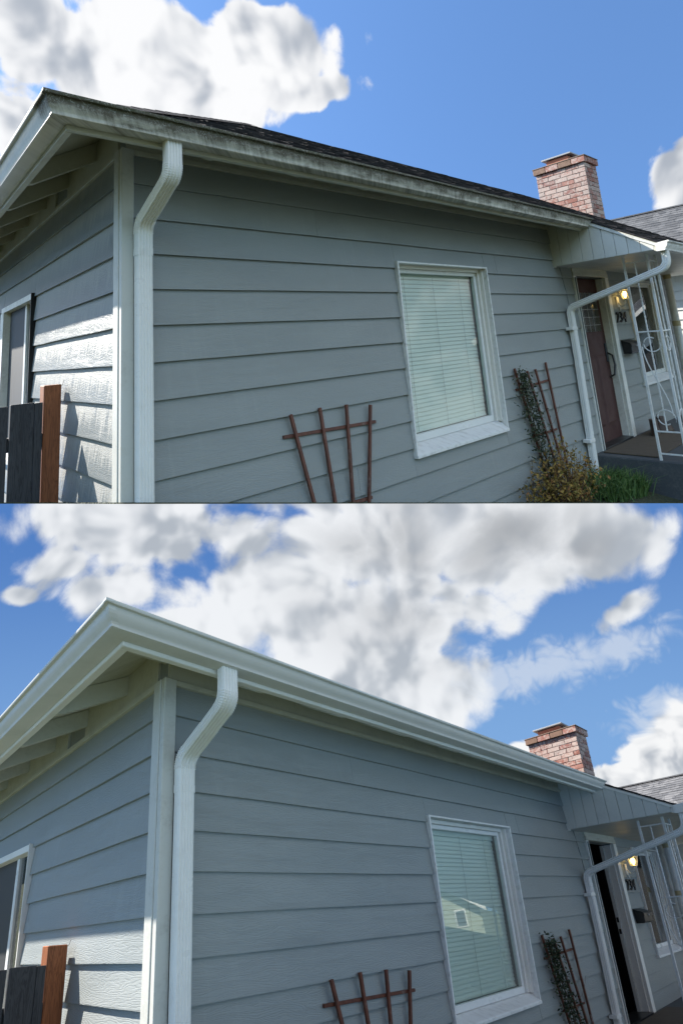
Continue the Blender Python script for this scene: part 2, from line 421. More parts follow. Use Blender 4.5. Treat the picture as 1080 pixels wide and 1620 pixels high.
# the sky over the lower plot: blue with a broad sunlit overcast, ripples and cumulus
def lower_sky():
    m = bpy.data.materials.new('lower_sky'); m.use_nodes = True; MATS['lower_sky'] = m; t = m.node_tree
    t.nodes.remove(t.nodes['Principled BSDF']); nb = NB(t)
    g = nb.n('ShaderNodeTexCoord').outputs['Object']
    d = nb.vm('NORMALIZE', g); x, y, z = nb.sep(d)
    az = nb.m('ARCTAN2', x, y); el = nb.m('ARCSINE', z)
    B = px_blob
    main = [B(230, 840, 210, 90, 0, .8), B(190, 930, 140, 60, 0, .8), B(110, 890, 80, 50, 0, .7), B(420, 950, 200, 110), B(560, 860, 330, 110), B(620, 980, 210, 110, 0), B(800, 840, 270, 110), B(930, 870, 160, 80),
            B(560, 1040, 160, 80), B(600, 1090, 150, 60), B(330, 990, 150, 60), B(520, 1010, 200, 110), B(660, 1080, 130, 90), B(690, 1140, 70, 32, 0, .8), B(30, 945, 45, 18, 0, .7), B(995, 960, 70, 28, 30, .75), B(700, 760, 500, 80, 0, 1.1)]
    dens, rel, f1 = cloud_field(nb, d, az, el, main, 1.9, 4.9, 11.3, .12, .095)
    cov = nb.ss(dens, .05, .38)
    thick = nb.ss(dens, .25, 1.15)
    a0, e0 = azel(760, 880); q = nb.m('SQRT', nb.add(nb.m('POWER', nb.mul(nb.sub(az, a0), 2.6), 2.0), nb.m('POWER', nb.mul(nb.sub(el, e0), 4.4), 2.0)))
    core = nb.mul(nb.ss(q, .2, 1.25, 1.0, 0.0), thick)
    sh = nb.ss(nb.sub(nb.mul(rel, 4.2), nb.mul(thick, .10)), -.42, .22)
    cc = nb.mix(sh, (.46, .50, .55), (.90, .92, .94))
    cc = nb.mix(nb.mul(core, .85), cc, nb.mix(nb.ss(f1, .3, .75), (.33, .345, .36), (.50, .515, .53)))
    # ripples of altocumulus
    rb = [B(850, 1060, 200, 45, 12, 1.0), B(960, 1030, 150, 40, 14, .9), B(1060, 1110, 110, 30, 10, .8), B(1020, 1150, 70, 25, 0, .7)]
    d2, r2, f2 = cloud_field(nb, d, az, el, rb, 1.6, 21.0, 4.7, .05, .16)
    cov2 = nb.mul(nb.ss(d2, .1, .9), .62)
    # cumulus low on the right
    cb = [B(1060, 1215, 100, 60), B(985, 1235, 60, 30), B(1120, 1190, 110, 80), B(830, 1195, 30, 12, 0, .6), B(1040, 1250, 90, 40)]
    d3, r3, f3 = cloud_field(nb, d, az, el, cb, 1.2, 11.0, 8.2, .12, .2)
    cov3 = nb.ss(d3, .02, .25); c3c = nb.mix(nb.ss(nb.sub(nb.mul(r3, 3.0), nb.mul(nb.ss(d3, .2, 1.0), .3)), -.5, .15), (.46, .50, .56), (.93, .94, .95))
    e1 = azel(540, 800)[1]; e2 = azel(540, 1250)[1]
    blue = nb.mix(nb.ss(el, e2, e1), (.215, .41, .74), (.085, .215, .55))
    col = nb.mix(nb.mul(cov, .96), blue, cc); col = nb.mix(cov2, col, (.72, .78, .86)); col = nb.mix(cov3, col, c3c)
    em = nb.n('ShaderNodeEmission', {0: col, 1: 1.0 / 2 ** EXPOSURE})
    t.links.new(em.outputs[0], t.nodes['Material Output'].inputs[0])
lower_sky()

# ------------------------------------------------------------------ the setting
def seam_el(a): return math.atan((.2690 * math.cos(a) - .0845 * math.sin(a)) / .9594)
mb = MB(); NA, NE = 72, 10; rad = 90.0
for j in range(NE + 1):
    for i in range(NA + 1):
        a = R(-105 + 210 * i / NA); e = seam_el(a) * (1 - j / NE) + R(-42) * j / NE
        mb.v.append((rad * math.cos(e) * math.sin(a), rad * math.cos(e) * math.cos(a), rad * math.sin(e)))
for j in range(NE):
    for i in range(NA):
        k = j * (NA + 1) + i; mb.f.append((k, k + 1, k + NA + 2, k + NA + 1))
o = mb.build('sky', 'lower_sky', None, Frame((1, 0, 0), (0, 1, 0), (0, 0, 1), (0, 0, 0)), anchor=(0, 0, 0), smooth=True); o['kind'] = 'structure'

GW = -2.75                                           # ground level of both plots
def low_z(x, y):                                     # downhill plot, levelling out behind the crest
    n = Vector((LOWER.M.col[0])).cross(Vector(LOWER.M.col[1])); p = LOWER.P((0, 0, GW))
    y2 = max(y, 0.0)
    return p.z - (n.x * (max(-12, min(30, x)) - p.x) + n.y * (min(y2, 40) - p.y)) / n.z - .25 * max(0, min(x, 60) - 6)
mb = MB(); xs = [-80, -50, -30, -20] + list(range(-14, 15, 2)) + [18, 22, 28, 36, 50, 80]; ys = [-80, -50, -30, -20, -12, -8, -4, -2, -1, 0] + list(range(1, 20, 1)) + [22, 26, 32, 40, 55, 80]
for y in ys:
    for x in xs: mb.v.append((x, y, low_z(x, y)))
for j in range(len(ys) - 1):
    for i in range(len(xs) - 1):
        k = j * len(xs) + i; mb.f.append((k, k + 1, k + len(xs) + 1, k + len(xs)))
o = mb.build('ground', 'lawn', None, FLAT, anchor=(0, 0, 0), smooth=True); o['kind'] = 'structure'
def strip(name, mat, x0, x1, y0, y1, dz, n=24):
    mb = MB()
    for i in range(n + 1):
        y = y0 + (y1 - y0) * i / n
        for x in (x0, x1): mb.v.append((x, y, low_z(x, y) + dz))
        if i: k = 2 * i; mb.f.append((k - 2, k - 1, k + 1, k))
    o = mb.build(name, mat, None, FLAT, anchor=(0, 0, 0)); o['kind'] = 'structure'; return o
strip('road', 'asphalt', 11.5, 18.5, -60, 16, .02)
strip('pavement', 'pavement', 9.6, 11.3, -60, 16, .05)

# the terrace the upper house stands on: a thin slab of turf rising with the hill
def seam_w(u, d):
    n, c = UPPER.clip; return (c - n.x * u - n.y * d) / n.z
poly = [(-.95, .72), (-.95, 1.25), (-.5, 1.35), (-.5, 5.4), (10.6, 5.4), (10.6, -1.6), (4.5, -1.5), (3.2, -.75), (1.0, -.35), (-.06, -.18), (-.12, .66)]
mb = MB(); n = len(poly)
top = [(u, d, seam_w(u, d) + .0005) for u, d in poly]; bot = [(u, d, seam_w(u, d) - .006) for u, d in poly]
mb.pts(top + bot, [tuple(range(n)), tuple(range(n, 2 * n))[::-1]] + [(i, n + i, n + (i + 1) % n, (i + 1) % n) for i in range(n)])
cl, UPPER.clip = UPPER.clip, None
o = mb.build('terrace_ground', 'lawn', None, UPPER); o['kind'] = 'structure'
UPPER.clip = cl
mb = MB().pts([(3.0, -.9, GW - .10), (5.19, -.9, GW - .22), (5.19, 0.02, GW - .08), (3.0, 0.02, GW - .02)], [(0, 1, 2, 3)])
o = mb.build('flower_bed_ground', 'lawn', None, UPPER); o['kind'] = 'structure'

# ------------------------------------------------------------------ the house
E_ = .2                                              # exposure of one course
SL = .58                                             # roof slope
def roof_w(d): return -.01 + SL * (d + .45)

def rect_minus(u0, u1, holes):
    """Split the span u0..u1 around holes [(a, b)]."""
    out = [(u0, u1)]
    for a, b in holes:
        nx = []
        for s, e in out:
            if b <= s or a >= e: nx.append((s, e)); continue
            if a > s: nx.append((s, a))
            if b < e: nx.append((b, e))
        out = nx
    return [(s, e) for s, e in out if e - s > .01]

def lap_board(fr, parent, mat, s0, s1, w0, w1, gable=False, r=rnd, lo=None, hi=None):
    """One lap board; lo / hi trim its lower or upper edge where it is notched round an opening."""
    fq = lambda w: -.0115 + (.0195) * (w - w0) / (w1 - w0)
    if lo is not None or hi is not None:
        a, b = (w0 if lo is None else lo), (w1 + .012 if hi is None else hi)
        rings = [[((q, s, w) if gable else (s, q, w)) for q, w in ((fq(a), a), (fq(b), b), (.018, b), (.018, a))] for s in (s0, s1)]
        return MB().loft(rings).build('siding_board', mat, parent, fr)
    n = max(1, int((s1 - s0) / .3)); b0, b1 = r.uniform(-.0012, .0012), r.uniform(-.0012, .0012)
    rings = []
    for i in range(n + 1):
        s = s0 + (s1 - s0) * i / n; j = r.uniform(-.0009, .0009); k = r.uniform(-.0012, .0012) + b0 + (b1 - b0) * i / n
        prof = [(-.0115 + j, w0 + k), (-.0115 + j, w0 + .006 + k), (.008 + j * .4, w1 + .012), (.018, w1 + .012), (.018, w0 + .004 + k), (.006, w0 + k)]
        rings.append([((q, s, w) if gable else (s, q, w)) for q, w in prof])
    mb = MB(); mb.loft(rings)
    return mb.build('siding_board', mat, parent, fr)

WIN = (2.195, 3.505, -2.075, -.545)                  # front window outer casing
WIN2 = (7.05, 8.30, -2.05, -.585)
DOOR = (5.41, 6.44, -2.60, -.47)
GWIN = (1.95, 3.22, -1.95, -.575)                    # side window, along d

def window_unit(fr, house, rect, label_old, blinds=True, depth=.10):
    u0, u1, w0, w1 = rect
    win = MB().box(u0 + .004, u1 - .004, depth, depth + .012, w1 - .045, w1 - .005).build('window', 'sill_paint' if label_old else 'trim_clean', house, fr)
    if win is None: return
    pm = 'sill_paint'
    P = lambda mb, nm, mat, bev=.002, **k: mb.build(nm, mat, win, fr, bevel=bev, **k)
    th = .016
    P(MB().box(u0, u0 + th, -.034, depth, w0, w1), 'casing', pm); P(MB().box(u1 - th, u1, -.034, depth, w0, w1), 'casing', pm)
    P(MB().box(u0 + th, u1 - th, -.033, depth, w1 - th, w1 - .0005), 'casing', pm)
    # stepped jamb on the far side and head
    P(MB().box(u1 - th - .022, u1 - th, .010, depth, w0 + .09, w1 - th), 'jamb_stop', 'trim_clean')
    P(MB().box(u1 - th - .050, u1 - th - .022, .042, depth, w0 + .09, w1 - th), 'jamb_stop', 'trim_clean')
    P(MB().box(u0 + th, u1 - th - .05, .035, depth, w1 - th - .03, w1 - th), 'head_stop', 'trim_clean')
    # sloping sill with a nosing
    sec = [(-.040, w0), (-.040, w0 + .022), (-.034, w0 + .030), (.050, w0 + .088), (depth, w0 + .094), (depth, w0)]
    P(MB().loft([[(u, d, w) for d, w in sec] for u in (u0 + .001, u1 - .001)]), 'sill', pm)
    # vinyl sash
    a0, a1, b0, b1 = u0 + .0165, u1 - .072, w0 + .092, w1 - .046
    sa = MB(); f_ = .036
    for r in ((a0, a1, b0, b0 + f_ + .02), (a0, a1, b1 - f_, b1)): sa.box(r[0], r[1], .062, .098, r[2], r[3])
    for r in ((a0, a0 + f_), (a1 - f_, a1)): sa.box(r[0], r[1], .0615, .0985, b0 + f_ + .02, b1 - f_)
    P(sa, 'sash', 'vinyl_white', .003)
    P(MB().box(a0 + f_ - .008, a1 - f_ + .008, .078, .083, b0 + f_ + .012, b1 - f_ + .008), 'glass', 'glass' if blinds else 'glass_dark', 0)
    if not blinds: return win
    g0, g1 = a0 + .02, a1 - .028
    P(MB().box(g0, g1, .118, .150, b1 - .075, b1 - .028), 'headrail', 'blind', .004)
    proto = None; wz = b1 - .095; bottom = b0 + .085; k = 0
    while wz > bottom:
        if proto is None:
            sl = MB(); sec = []
            for t in range(6):
                q = -1 + 2 * t / 5; sec.append((.134 + q * .0065 - .0022 * (1 - q * q), q * .0205))
            sec2 = sec + [(d + .0012, w - .0004) for d, w in sec[::-1]]
            sl.loft([[(g0, d, w) for d, w in sec2], [(g1, d, w) for d, w in sec2]])
            proto = sl.build('blind_slat', 'blind', win, fr, anchor=((g0 + g1) / 2, .134, 0), smooth=True)
            WP[proto.name] = fr.P(((g0 + g1) / 2, .134, wz)); proto.location = WP[proto.name] - WP[win.name]
        else:
            o = copy_mesh(proto, fr.P(((g0 + g1) / 2 + rnd.uniform(-.001, .001), .134, wz + rnd.uniform(-.0012, .0012))), win)
        wz -= .0345; k += 1
    P(MB().box(g0, g1, .122, .146, bottom - .03, bottom - .012), 'bottom_rail', 'blind', .003)
    for fu in (.16, .5, .84):
        u = g0 + (g1 - g0) * fu
        P(MB().tube([(u, .1175, b1 - .06), (u, .1175, bottom - .02)], .0011, 5), 'ladder_cord', 'cable_grey', 0)
    P(MB().tube([(g0 + .09, .112, b1 - .05), (g0 + .092, .109, b1 - .9)], .003, 6), 'tilt_wand', 'vinyl_white', 0)
    return win

def fluted(wd=.080, dp=.048, nr=5):
    """Section of a fluted rectangular downspout (a along u, b along the depth)."""
    pts = []
    def edge(p, q, n):
        for i in range(n * 4):
            t = i / (n * 4); x = p[0] + (q[0] - p[0]) * t; y = p[1] + (q[1] - p[1]) * t
            g = .0032 * (1 if (i % 4) in (1, 2) else -.6)
            nx, ny = (q[1] - p[1]), -(q[0] - p[0]); L = math.hypot(nx, ny)
            pts.append((x + nx / L * g, y + ny / L * g))
    a, b = wd / 2, dp / 2
    edge((-a, -b), (a, -b), nr); edge((a, -b), (a, b), nr - 2); edge((a, b), (-a, b), nr); edge((-a, b), (-a, -b), nr - 2)
    return pts

def bend(p0, p1, p2, r, n=10):
    """Round the corner p1 of a path."""
    p0, p1, p2 = Vector(p0), Vector(p1), Vector(p2); a = (p0 - p1).normalized() * r; b = (p2 - p1).normalized() * r
    return [p1 + a * (1 - t) ** 2 + b * t ** 2 for t in (i / n for i in range(n + 1))]

def gutter_profile():
    out = [(0, -.020), (0, -.104), (.074, -.104), (.080, -.1005), (.081, -.090), (.085, -.081), (.094, -.070), (.102, -.056), (.106, -.043), (.107, -.030), (.109, -.026), (.122, -.025), (.1245, -.021), (.1245, -.010), (.119, -.008), (.110, -.012)]
    inn = [(.1095, -.0145), (.118, -.0105), (.1225, -.012), (.1225, -.020), (.121, -.0228), (.107, -.024), (.1045, -.030), (.1035, -.043), (.0995, -.055), (.092, -.068), (.083, -.079), (.0785, -.089), (.077, -.098), (.073, -.1015), (.002, -.1015), (.002, -.020)]
    return out, inn

def brick_chimney(fr, house):
    u0, u1, d0, d1 = 9.2, 9.74, 1.06, 2.06; wt = 1.945; ch = .0925
    core = MB().box(u0 + .008, u1 - .008, d0 + .008, d1 - .008, GW - 1.0, wt).build('chimney', 'mortar', house, fr)
    # bricks: stretchers on the broad face, alternating bond; a few shared shapes
    shapes = {}
    def brk(face, a, b, w):
        L = b - a; key = (face, round(L, 3), rnd.randint(0, 2)); j = .10
        an = (u0, (a + b) / 2, w) if face == 'L' else ((a + b) / 2, d0, w)
        if key not in shapes:
            hh = ch / 2 - .005; mbk = MB()
            if face == 'L': mbk.box(u0 - .002, u0 + j, a, b, w - hh, w + hh)
            else: mbk.box(a, b, d0 - .002, d0 + j, w - hh, w + hh)
            mbk.v = [(x + rnd.uniform(-.003, .003), y + rnd.uniform(-.003, .003), z + rnd.uniform(-.0025, .0025)) for x, y, z in mbk.v]
            o = mbk.build('brick', 'brick', core, fr, anchor=an, bevel=.004); shapes[key] = o
        else:
            o = copy_mesh(shapes[key], fr.P(an), core)
        return o
    row = 0; w = wt - ch / 2
    while w > .15:
        bl = (d1 - d0) / 4
        cuts = [d0 + bl * i for i in range(5)] if row % 2 else [d0] + [d0 + bl * (i + .5) for i in range(4)] + [d1]
        for a, b in zip(cuts[:-1], cuts[1:]): brk('L', a + .005, b - .005, w)
        bl = (u1 - u0) / 2
        cuts = [u0 + .11] + [u0 + .11 + .215 * i for i in (1, 2)] if row % 2 else [u0 + .005, u0 + .225, u1]
        if row % 2: cuts = [u0 + .105, u0 + .32, u1]
        for a, b in zip(cuts[:-1], cuts[1:]): brk('F', a + .005, b - .005, w)
        w -= ch; row += 1
    # corbelled cap course of bricks, washed with cement
    for i in range(4):
        a = d0 - .035 + i * (d1 - d0 + .07) / 4; b = a + (d1 - d0 + .07) / 4
        MB().box(u0 - .04, u0 + .08, a + .004, b - .004, wt + .006, wt + .118).build('cap_brick', 'brick' if i in (0, 2) else 'cap_brick_stained', core, fr, bevel=.006)
    for i in range(2):
        a = u0 + .09 + i * .25; MB().box(a, a + .242, d0 - .037, d0 + .08, wt + .007, wt + .117).build('cap_brick', 'brick', core, fr, bevel=.006)
    MB().box(u0 + .06, u1 + .02, d0 + .06, d1 + .02, wt + .002, wt + .11).build('cap_core', 'cap_concrete', core, fr)
    MB().box(u0 - .045, u1 + .045, d0 - .045, d1 + .045, wt + .119, wt + .145).build('cap_slab', 'cap_concrete', core, fr, bevel=.008)
    MB().box(u0 + .13, u1 - .10, d0 + .34, d1 - .20, wt + .14, wt + .275).build('flue', 'flue_clay', core, fr, bevel=.006)
    MB().box(u0 + .08, u1 - .05, d0 + .26, d1 - .12, wt + .29, wt + .322).build('flue_cover', 'galvanised', core, fr, bevel=.005)
    for uu in (u0 + .16, u1 - .13):
        for dd in (d0 + .38, d1 - .24): MB().box(uu - .01, uu + .01, dd - .01, dd + .01, wt + .26, wt + .295).build('flue_cover_leg', 'galvanised', core, fr)

def shingle_field(fr, parent, quads, mat, ex=.14, tab=.30, name='shingles', seed=1):
    """quads: list of (origin, along, up, n_along, n_up, keep(a, b)) in plot coordinates: rows of separate tabs in one mesh."""
    r = random.Random(seed); mb = MB()
    for O, A, U, LA, LU, keep in quads:
        O, A, U = Vector(O), Vector(A).normalized(), Vector(U).normalized(); N = A.cross(U)
        if N.z < 0: N = -N
        row = 0; b = 0.0
        while b < LU:
            a = -r.uniform(0, tab)
            while a < LA:
                l = tab * r.uniform(.55, 1.1); lo, hi = keep(b + ex + .03); c0, c1 = max(a, 0, lo), min(a + l, LA, hi)
                if c1 - c0 > .02:
                    t = .010 + r.uniform(0, .007); dr = r.uniform(-.006, .006)
                    p = [O + A * (c0 + .002) + U * (b + dr) + N * t, O + A * (c1 - .002) + U * (b + dr) + N * t,
                         O + A * (c1 - .002) + U * (b + ex + .03) + N * .003, O + A * (c0 + .002) + U * (b + ex + .03) + N * .003]
                    q = [x - N * (t - .0005) for x in p[:2]]
                    mb.pts(p + q, [(0, 1, 2, 3), (0, 4, 5, 1), (0, 3, 4), (1, 5, 2)])
                a += l
            b += ex; row += 1
    o = mb.build(name, mat, parent, fr, recalc=False, kind='stuff')
    return o

def digit_mesh(ch, height):
    cu = bpy.data.curves.new('digit', 'FONT'); cu.body = ch; cu.size = 1.0; cu.extrude = .04; cu.shear = .22
    ob = bpy.data.objects.new('digit', cu); COL.objects.link(ob)
    dg = bpy.context.evaluated_depsgraph_get(); me = bpy.data.meshes.new_from_object(ob.evaluated_get(dg))
    xs = [v.co.x for v in me.vertices]; ys = [v.co.y for v in me.vertices]; x0, y0, y1 = min(xs), min(ys), max(ys)
    k = height / (y1 - y0); vs = [((v.co.x - x0) * k, v.co.z * k, (v.co.y - y0) * k) for v in me.vertices]; fs = [tuple(p.vertices) for p in me.polygons]
    bpy.data.objects.remove(ob); bpy.data.curves.remove(cu); bpy.data.meshes.remove(me)
    return vs, fs, (max(xs) - x0) * k

def build_house(fr, old):
    """old=True: the weathered house with the stained gutter; False: the renovated one with its door open."""
    r = random.Random(3 if old else 4)
    house = empty('house', fr.P((0, 0, GW)))
    tag(house, 'grey lap-sided house with moss-stained gutter, dark shingle roof and closed brown front door' if old else
        'grey lap-sided house with clean white gutter and its front door standing open', 'house')
    tw = 'trim_white' if old else 'trim_clean'
    UE, DE = 8.9, 5.0                                # right end and depth of the house
    B = lambda mb, nm, mat, par=house, **k: mb.build(nm, mat, par, fr, **k)
    # --- front wall: backing with openings, then one board at a time
    holes = [(WIN[0] + .01, WIN[1] - .01, WIN[2] + .01, WIN[3] - .01), (WIN2[0] + .01, WIN2[1] - .01, WIN2[2] + .01, WIN2[3] - .01), (DOOR[0] + .07, DOOR[1] - .07, -2.60, DOOR[3] - .1)]
    mb = MB(); us = sorted({.02, UE} | {h[0] for h in holes} | {h[1] for h in holes})
    for a, b in zip(us[:-1], us[1:]):
        h = [x for x in holes if x[0] <= a + 1e-6 and x[1] >= b - 1e-6]
        for w0, w1 in rect_minus(GW - .2, .22, [(x[2], x[3]) for x in h]): mb.box(a, b, .019, .115, w0, w1)
    front = B(mb, 'front_wall', 'siding')
    joints = {1: [4.6], 2: [1.383], 3: [3.72], 9: [3.9], 11: [1.6]}
    for i in range(1, 15):
        w0, w1 = -E_ * i, -E_ * (i - 1) if i > 1 else -.03
        hs = []
        for q in (WIN, WIN2, (DOOR[0], DOOR[1], -2.75, DOOR[3] + .0)):
            if q[3] > w0 + .03 and q[2] < w1 - .03: hs.append((q[0] - .001, q[1] + .001))
        for q in (WIN, WIN2):                         # notched pieces over and under the windows
            if w0 < q[3] < w1 - .03: lap_board(fr, front, 'siding', q[0], q[1], w0, w1, r=r, lo=q[3] + .001)
            if w0 + .03 < q[2] < w1: lap_board(fr, front, 'siding', q[0], q[1], w0, w1, r=r, hi=q[2] - .001)
        if w0 > -.6: hs.append((DOOR[0], DOOR[1]))
        for s, e in rect_minus(.052, UE - .05, hs):
            cuts = [s] + [j for j in joints.get(i, []) + [5.6 + (i % 3) * .9] if s + .15 < j < e - .15] + [e]
            for a, b in zip(cuts[:-1], cuts[1:]): lap_board(fr, front, 'siding', a + .0012, b - .0012, w0, w1, r=r)
    # --- side wall under the hip, in the sun
    mb = MB(); g0, g1, gw0, gw1 = GWIN
    for a, b in ((.02, g0 + .02), (g0 + .02, g1 - .02), (g1 - .02, DE)):
        for w0, w1 in rect_minus(GW - .2, .22, [(gw0 + .02, gw1 - .02)] if a > .1 and b < DE else []): mb.box(.019, .115, a, b, w0, w1)
    side = B(mb, 'side_wall', 'siding')
    for i in range(1, 15):
        w0, w1 = -E_ * i, -E_ * (i - 1) if i > 1 else -.03
        hs = [(g0 - .001, g1 + .001)] if gw1 > w0 + .02 and gw0 < w1 - .02 else []
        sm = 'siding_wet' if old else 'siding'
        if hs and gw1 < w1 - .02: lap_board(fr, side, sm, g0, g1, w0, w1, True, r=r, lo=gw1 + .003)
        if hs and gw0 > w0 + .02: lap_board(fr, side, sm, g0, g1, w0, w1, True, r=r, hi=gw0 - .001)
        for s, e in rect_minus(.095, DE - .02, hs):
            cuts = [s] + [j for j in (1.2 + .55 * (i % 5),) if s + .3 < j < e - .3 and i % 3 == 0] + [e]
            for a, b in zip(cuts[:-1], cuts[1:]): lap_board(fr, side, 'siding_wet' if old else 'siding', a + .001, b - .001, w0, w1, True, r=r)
    B(MB().loft([[(u, .12, GW - .2), (u, DE - .101, GW - .2), (u, DE - .101, .15), (u, 2.4, 1.55), (u, .12, .24)] for u in (UE - .1, UE)]), 'end_wall', 'siding'); B(MB().box(.02, UE, DE - .1, DE, GW - .2, .2), 'back_wall', 'siding')
    B(MB().box(UE - .05, UE + .015, -.016, .0185, GW - .2, .05), 'corner_trim', 'corner_paint', bevel=.003)
    # --- corner boards, frieze
    B(MB().box(-.015, .052, -.020, .018, GW - .2, -.001), 'corner_trim', 'corner_paint', bevel=.003)
    B(MB().box(-.020, .018, .0185, .094, GW - .2, -.0015), 'corner_trim', 'corner_paint', bevel=.003)
    B(MB().box(.053, 4.965, -.014, .018, -.032, 0.0), 'frieze_board', 'cream', bevel=.002)
    B(MB().box(-.014, .018, .0945, DE, -.032, 0.0), 'frieze_board', 'cream', bevel=.002)
    B(MB().box(.02, UE, .004, .10, .001, .21), 'eave_blocking', 'cream'); 
    # blocking along the side, with a screened vent bay
    for a, b in rect_minus(.10, DE, [(1.13, 1.45)]): B(MB().box(.004, .10, a, b, .001, .21), 'eave_blocking', 'cream')
    B(MB().box(.05, .06, 1.12, 1.46, 0.0, .21), 'vent_screen', 'screen_mesh')
    # --- rafters
    def rafter_end(s, gable):
        prof = [(-.365, roof_w(-.365) - .045), (.10, roof_w(.10) - .045), (.10, roof_w(.10) - .172), (-.345, roof_w(-.345) - .172), (-.3645, roof_w(-.3645) - .165)]
        mbx = MB(); mbx.loft([[((q, x, w) if gable else (x, q, w)) for q, w in prof] for x in (s - .021, s + .021)])
        return B(mbx, 'rafter', 'cream', bevel=.002)
    u = .34
    while u < 4.9: rafter_end(u, False); u += .61
    d = .50
    while d < DE: rafter_end(d, True); d += .62
    # hip rafter at the corner
    prof = [(-.36, roof_w(-.36) - .05), (.05, roof_w(.05) - .05), (.05, roof_w(.05) - .16), (-.34, roof_w(-.34) - .16)]
    B(MB().loft([[(q - s, q + s, w) for q, w in prof] for s in (-.018, .018)]), 'hip_rafter', 'cream')
    # --- roof deck, fascia
    RI = 2.40; wr = roof_w(RI)
    dk = lambda d, o=.0: roof_w(d) - o
    def plate(q, t):
        mbx = MB(); n = len(q); return mbx.pts([tuple(p) for p in q] + [(p[0], p[1], p[2] - t) for p in q], [tuple(range(n)), tuple(range(n, 2 * n))[::-1]] + [(i, (i + 1) % n, n + (i + 1) % n, n + i) for i in range(n)])
    roof = B(plate([(-.43, -.43, dk(-.43, .02)), (4.985, -.43, dk(-.43, .02)), (4.985, -1.13, dk(-1.13, .02)), (UE + .25, -1.13, dk(-1.13, .02)), (UE + .25, RI, wr - .02), (RI, RI, wr - .02)], .022), 'roof', 'cream')
    B(plate([(-.43, -.4301, dk(-.43, .021)), (RI - .001, RI, wr - .021), (-.43, DE + .4, dk(-.43, .021))], .022), 'roof_deck', 'cream', roof)
    B(plate([(RI, RI + .001, wr - .02), (UE + .25, RI + .001, wr - .02), (UE + .25, DE + .4, dk(-.43, .02)), (-.42, DE + .4, dk(-.43, .02))], .022), 'roof_deck', 'cream', roof)
    B(plate([(-.43, -.43, dk(-.43, .013)), (4.985, -.43, dk(-.43, .013)), (4.985, -1.13, dk(-1.13, .013)), (UE + .25, -1.13, dk(-1.13, .013)), (UE + .25, RI, wr - .013), (RI, RI, wr - .013)], .003), 'underlayment', 'shingle_dark', roof)
    B(plate([(-.43, -.4301, dk(-.43, .0135)), (RI - .001, RI, wr - .0135), (-.43, DE + .4, dk(-.43, .0135))], .003), 'underlayment', 'shingle_dark', roof)
    up = (0, 1, SL); sl_len = math.hypot(RI + .45, SL * (RI + .45)); ks = 1 / math.hypot(1, SL)
    sh = [((-.45, -.45, roof_w(-.45) - .012), (1, 0, 0), up, UE + .7, sl_len, lambda b: (b * ks, 99)),
          ((4.975, -1.15, roof_w(-1.15) - .012), (1, 0, 0), up, UE + .25 - 4.975, math.hypot(.70, .70 * SL), lambda b: (0, 99)),
          ((-.45, DE + .4, roof_w(-.45) - .012), (0, -1, 0), (1, 0, SL), DE + .85, sl_len, lambda b: (0, DE + .85 - b * ks))]
    shingle_field(fr, roof, sh, 'shingle_dark', seed=5)
    # hip caps riding on the corner and the ridge
    mbx = MB(); L = Vector((RI + .45, RI + .45, SL * (RI + .45))); nn = 22
    for i in range(nn):
        p = Vector((-.45, -.45, roof_w(-.45) + .002)) + L * (i / nn); q = p + L * (1.3 / nn)
        a, b = Vector((.12, -.0, .006)), Vector((0, .12, .006)); t = Vector((0, 0, .012 + r.uniform(0, .003)))
        mbx.pts([p + a, p + t, p + b, q + a, q + Vector((0, 0, .010)), q + b], [(0, 1, 4, 3), (1, 2, 5, 4), (0, 2, 1)])
    B(mbx, 'hip_caps', 'shingle_dark', roof, kind='stuff', recalc=False)
    fm = 'cream' if old else 'trim_clean'
    B(MB().box(-.40, 5.0, -.40, -.365, -.125, dk(-.40, .045)), 'fascia_board', fm, bevel=.003)
    B(MB().box(-.40, -.365, -.3645, DE + .4, -.125, dk(-.40, .046)), 'fascia_board', fm, bevel=.003)
    # --- gutter: one run mitred round the corner
    out, inn = gutter_profile(); gmat = 'gutter_dirty' if old else 'gutter_clean'
    prof = out + inn
    g = MB(); st_ = [[(-.401 - o, DE + .3 - k * .42, w + .0012 * math.sin(k * 1.7)) for o, w in prof] for k in range(13)] + [[(-.401 - o, -.401 - o, w) for o, w in prof]]
    st_ += [[(.1 + k * .48, -.401 - o * (1 + r.uniform(-.015, .015)), w + r.uniform(-.0015, .0015) * (k > 0)) for o, w in prof] for k in range(11)] + [[(5.0, -.401 - o, w) for o, w in prof]]
    g.loft(st_)
    gut = B(g, 'gutter', gmat, smooth=True)
    cap = [(o, w) for o, w in out[:-1]]
    B(MB().loft([[(x, -.401 - o * 1.01, w) for o, w in cap] for x in (4.9985, 5.004)]), 'end_cap', gmat, gut)
    # mitre seam strip at the corner and hangers inside the trough
    B(MB().loft([[(-.4005 - o * 1.012 - .001 + s, -.4005 - o * 1.012 - .001 + q, w) for o, w in out[2:14]] for s, q in ((0, .03), (0, 0), (.03, 0))], caps=False, close=False), 'mitre_strip', gmat, gut)
    B(MB().loft([[(x, -.4003 - o * 1.012, w - .0006) for o, w in out[1:14]] for x in (2.62, 2.68)], caps=False, close=False), 'joint_sleeve', gmat, gut)
    for k in range(9): B(MB().box(.2 + k * .6, .225 + k * .6, -.515, -.402, -.020, -.016), 'hanger', 'galvanised', gut)
    # --- downspout at the corner
    sec = fluted(); dsu = .091
    p1 = bend((dsu, -.437, -.10), (dsu, -.437, -.275), (dsu, -.052, -.445), .055, 20)
    p2 = bend((dsu, -.437, -.275), (dsu, -.052, -.445), (dsu, -.052, -1), .060, 22)
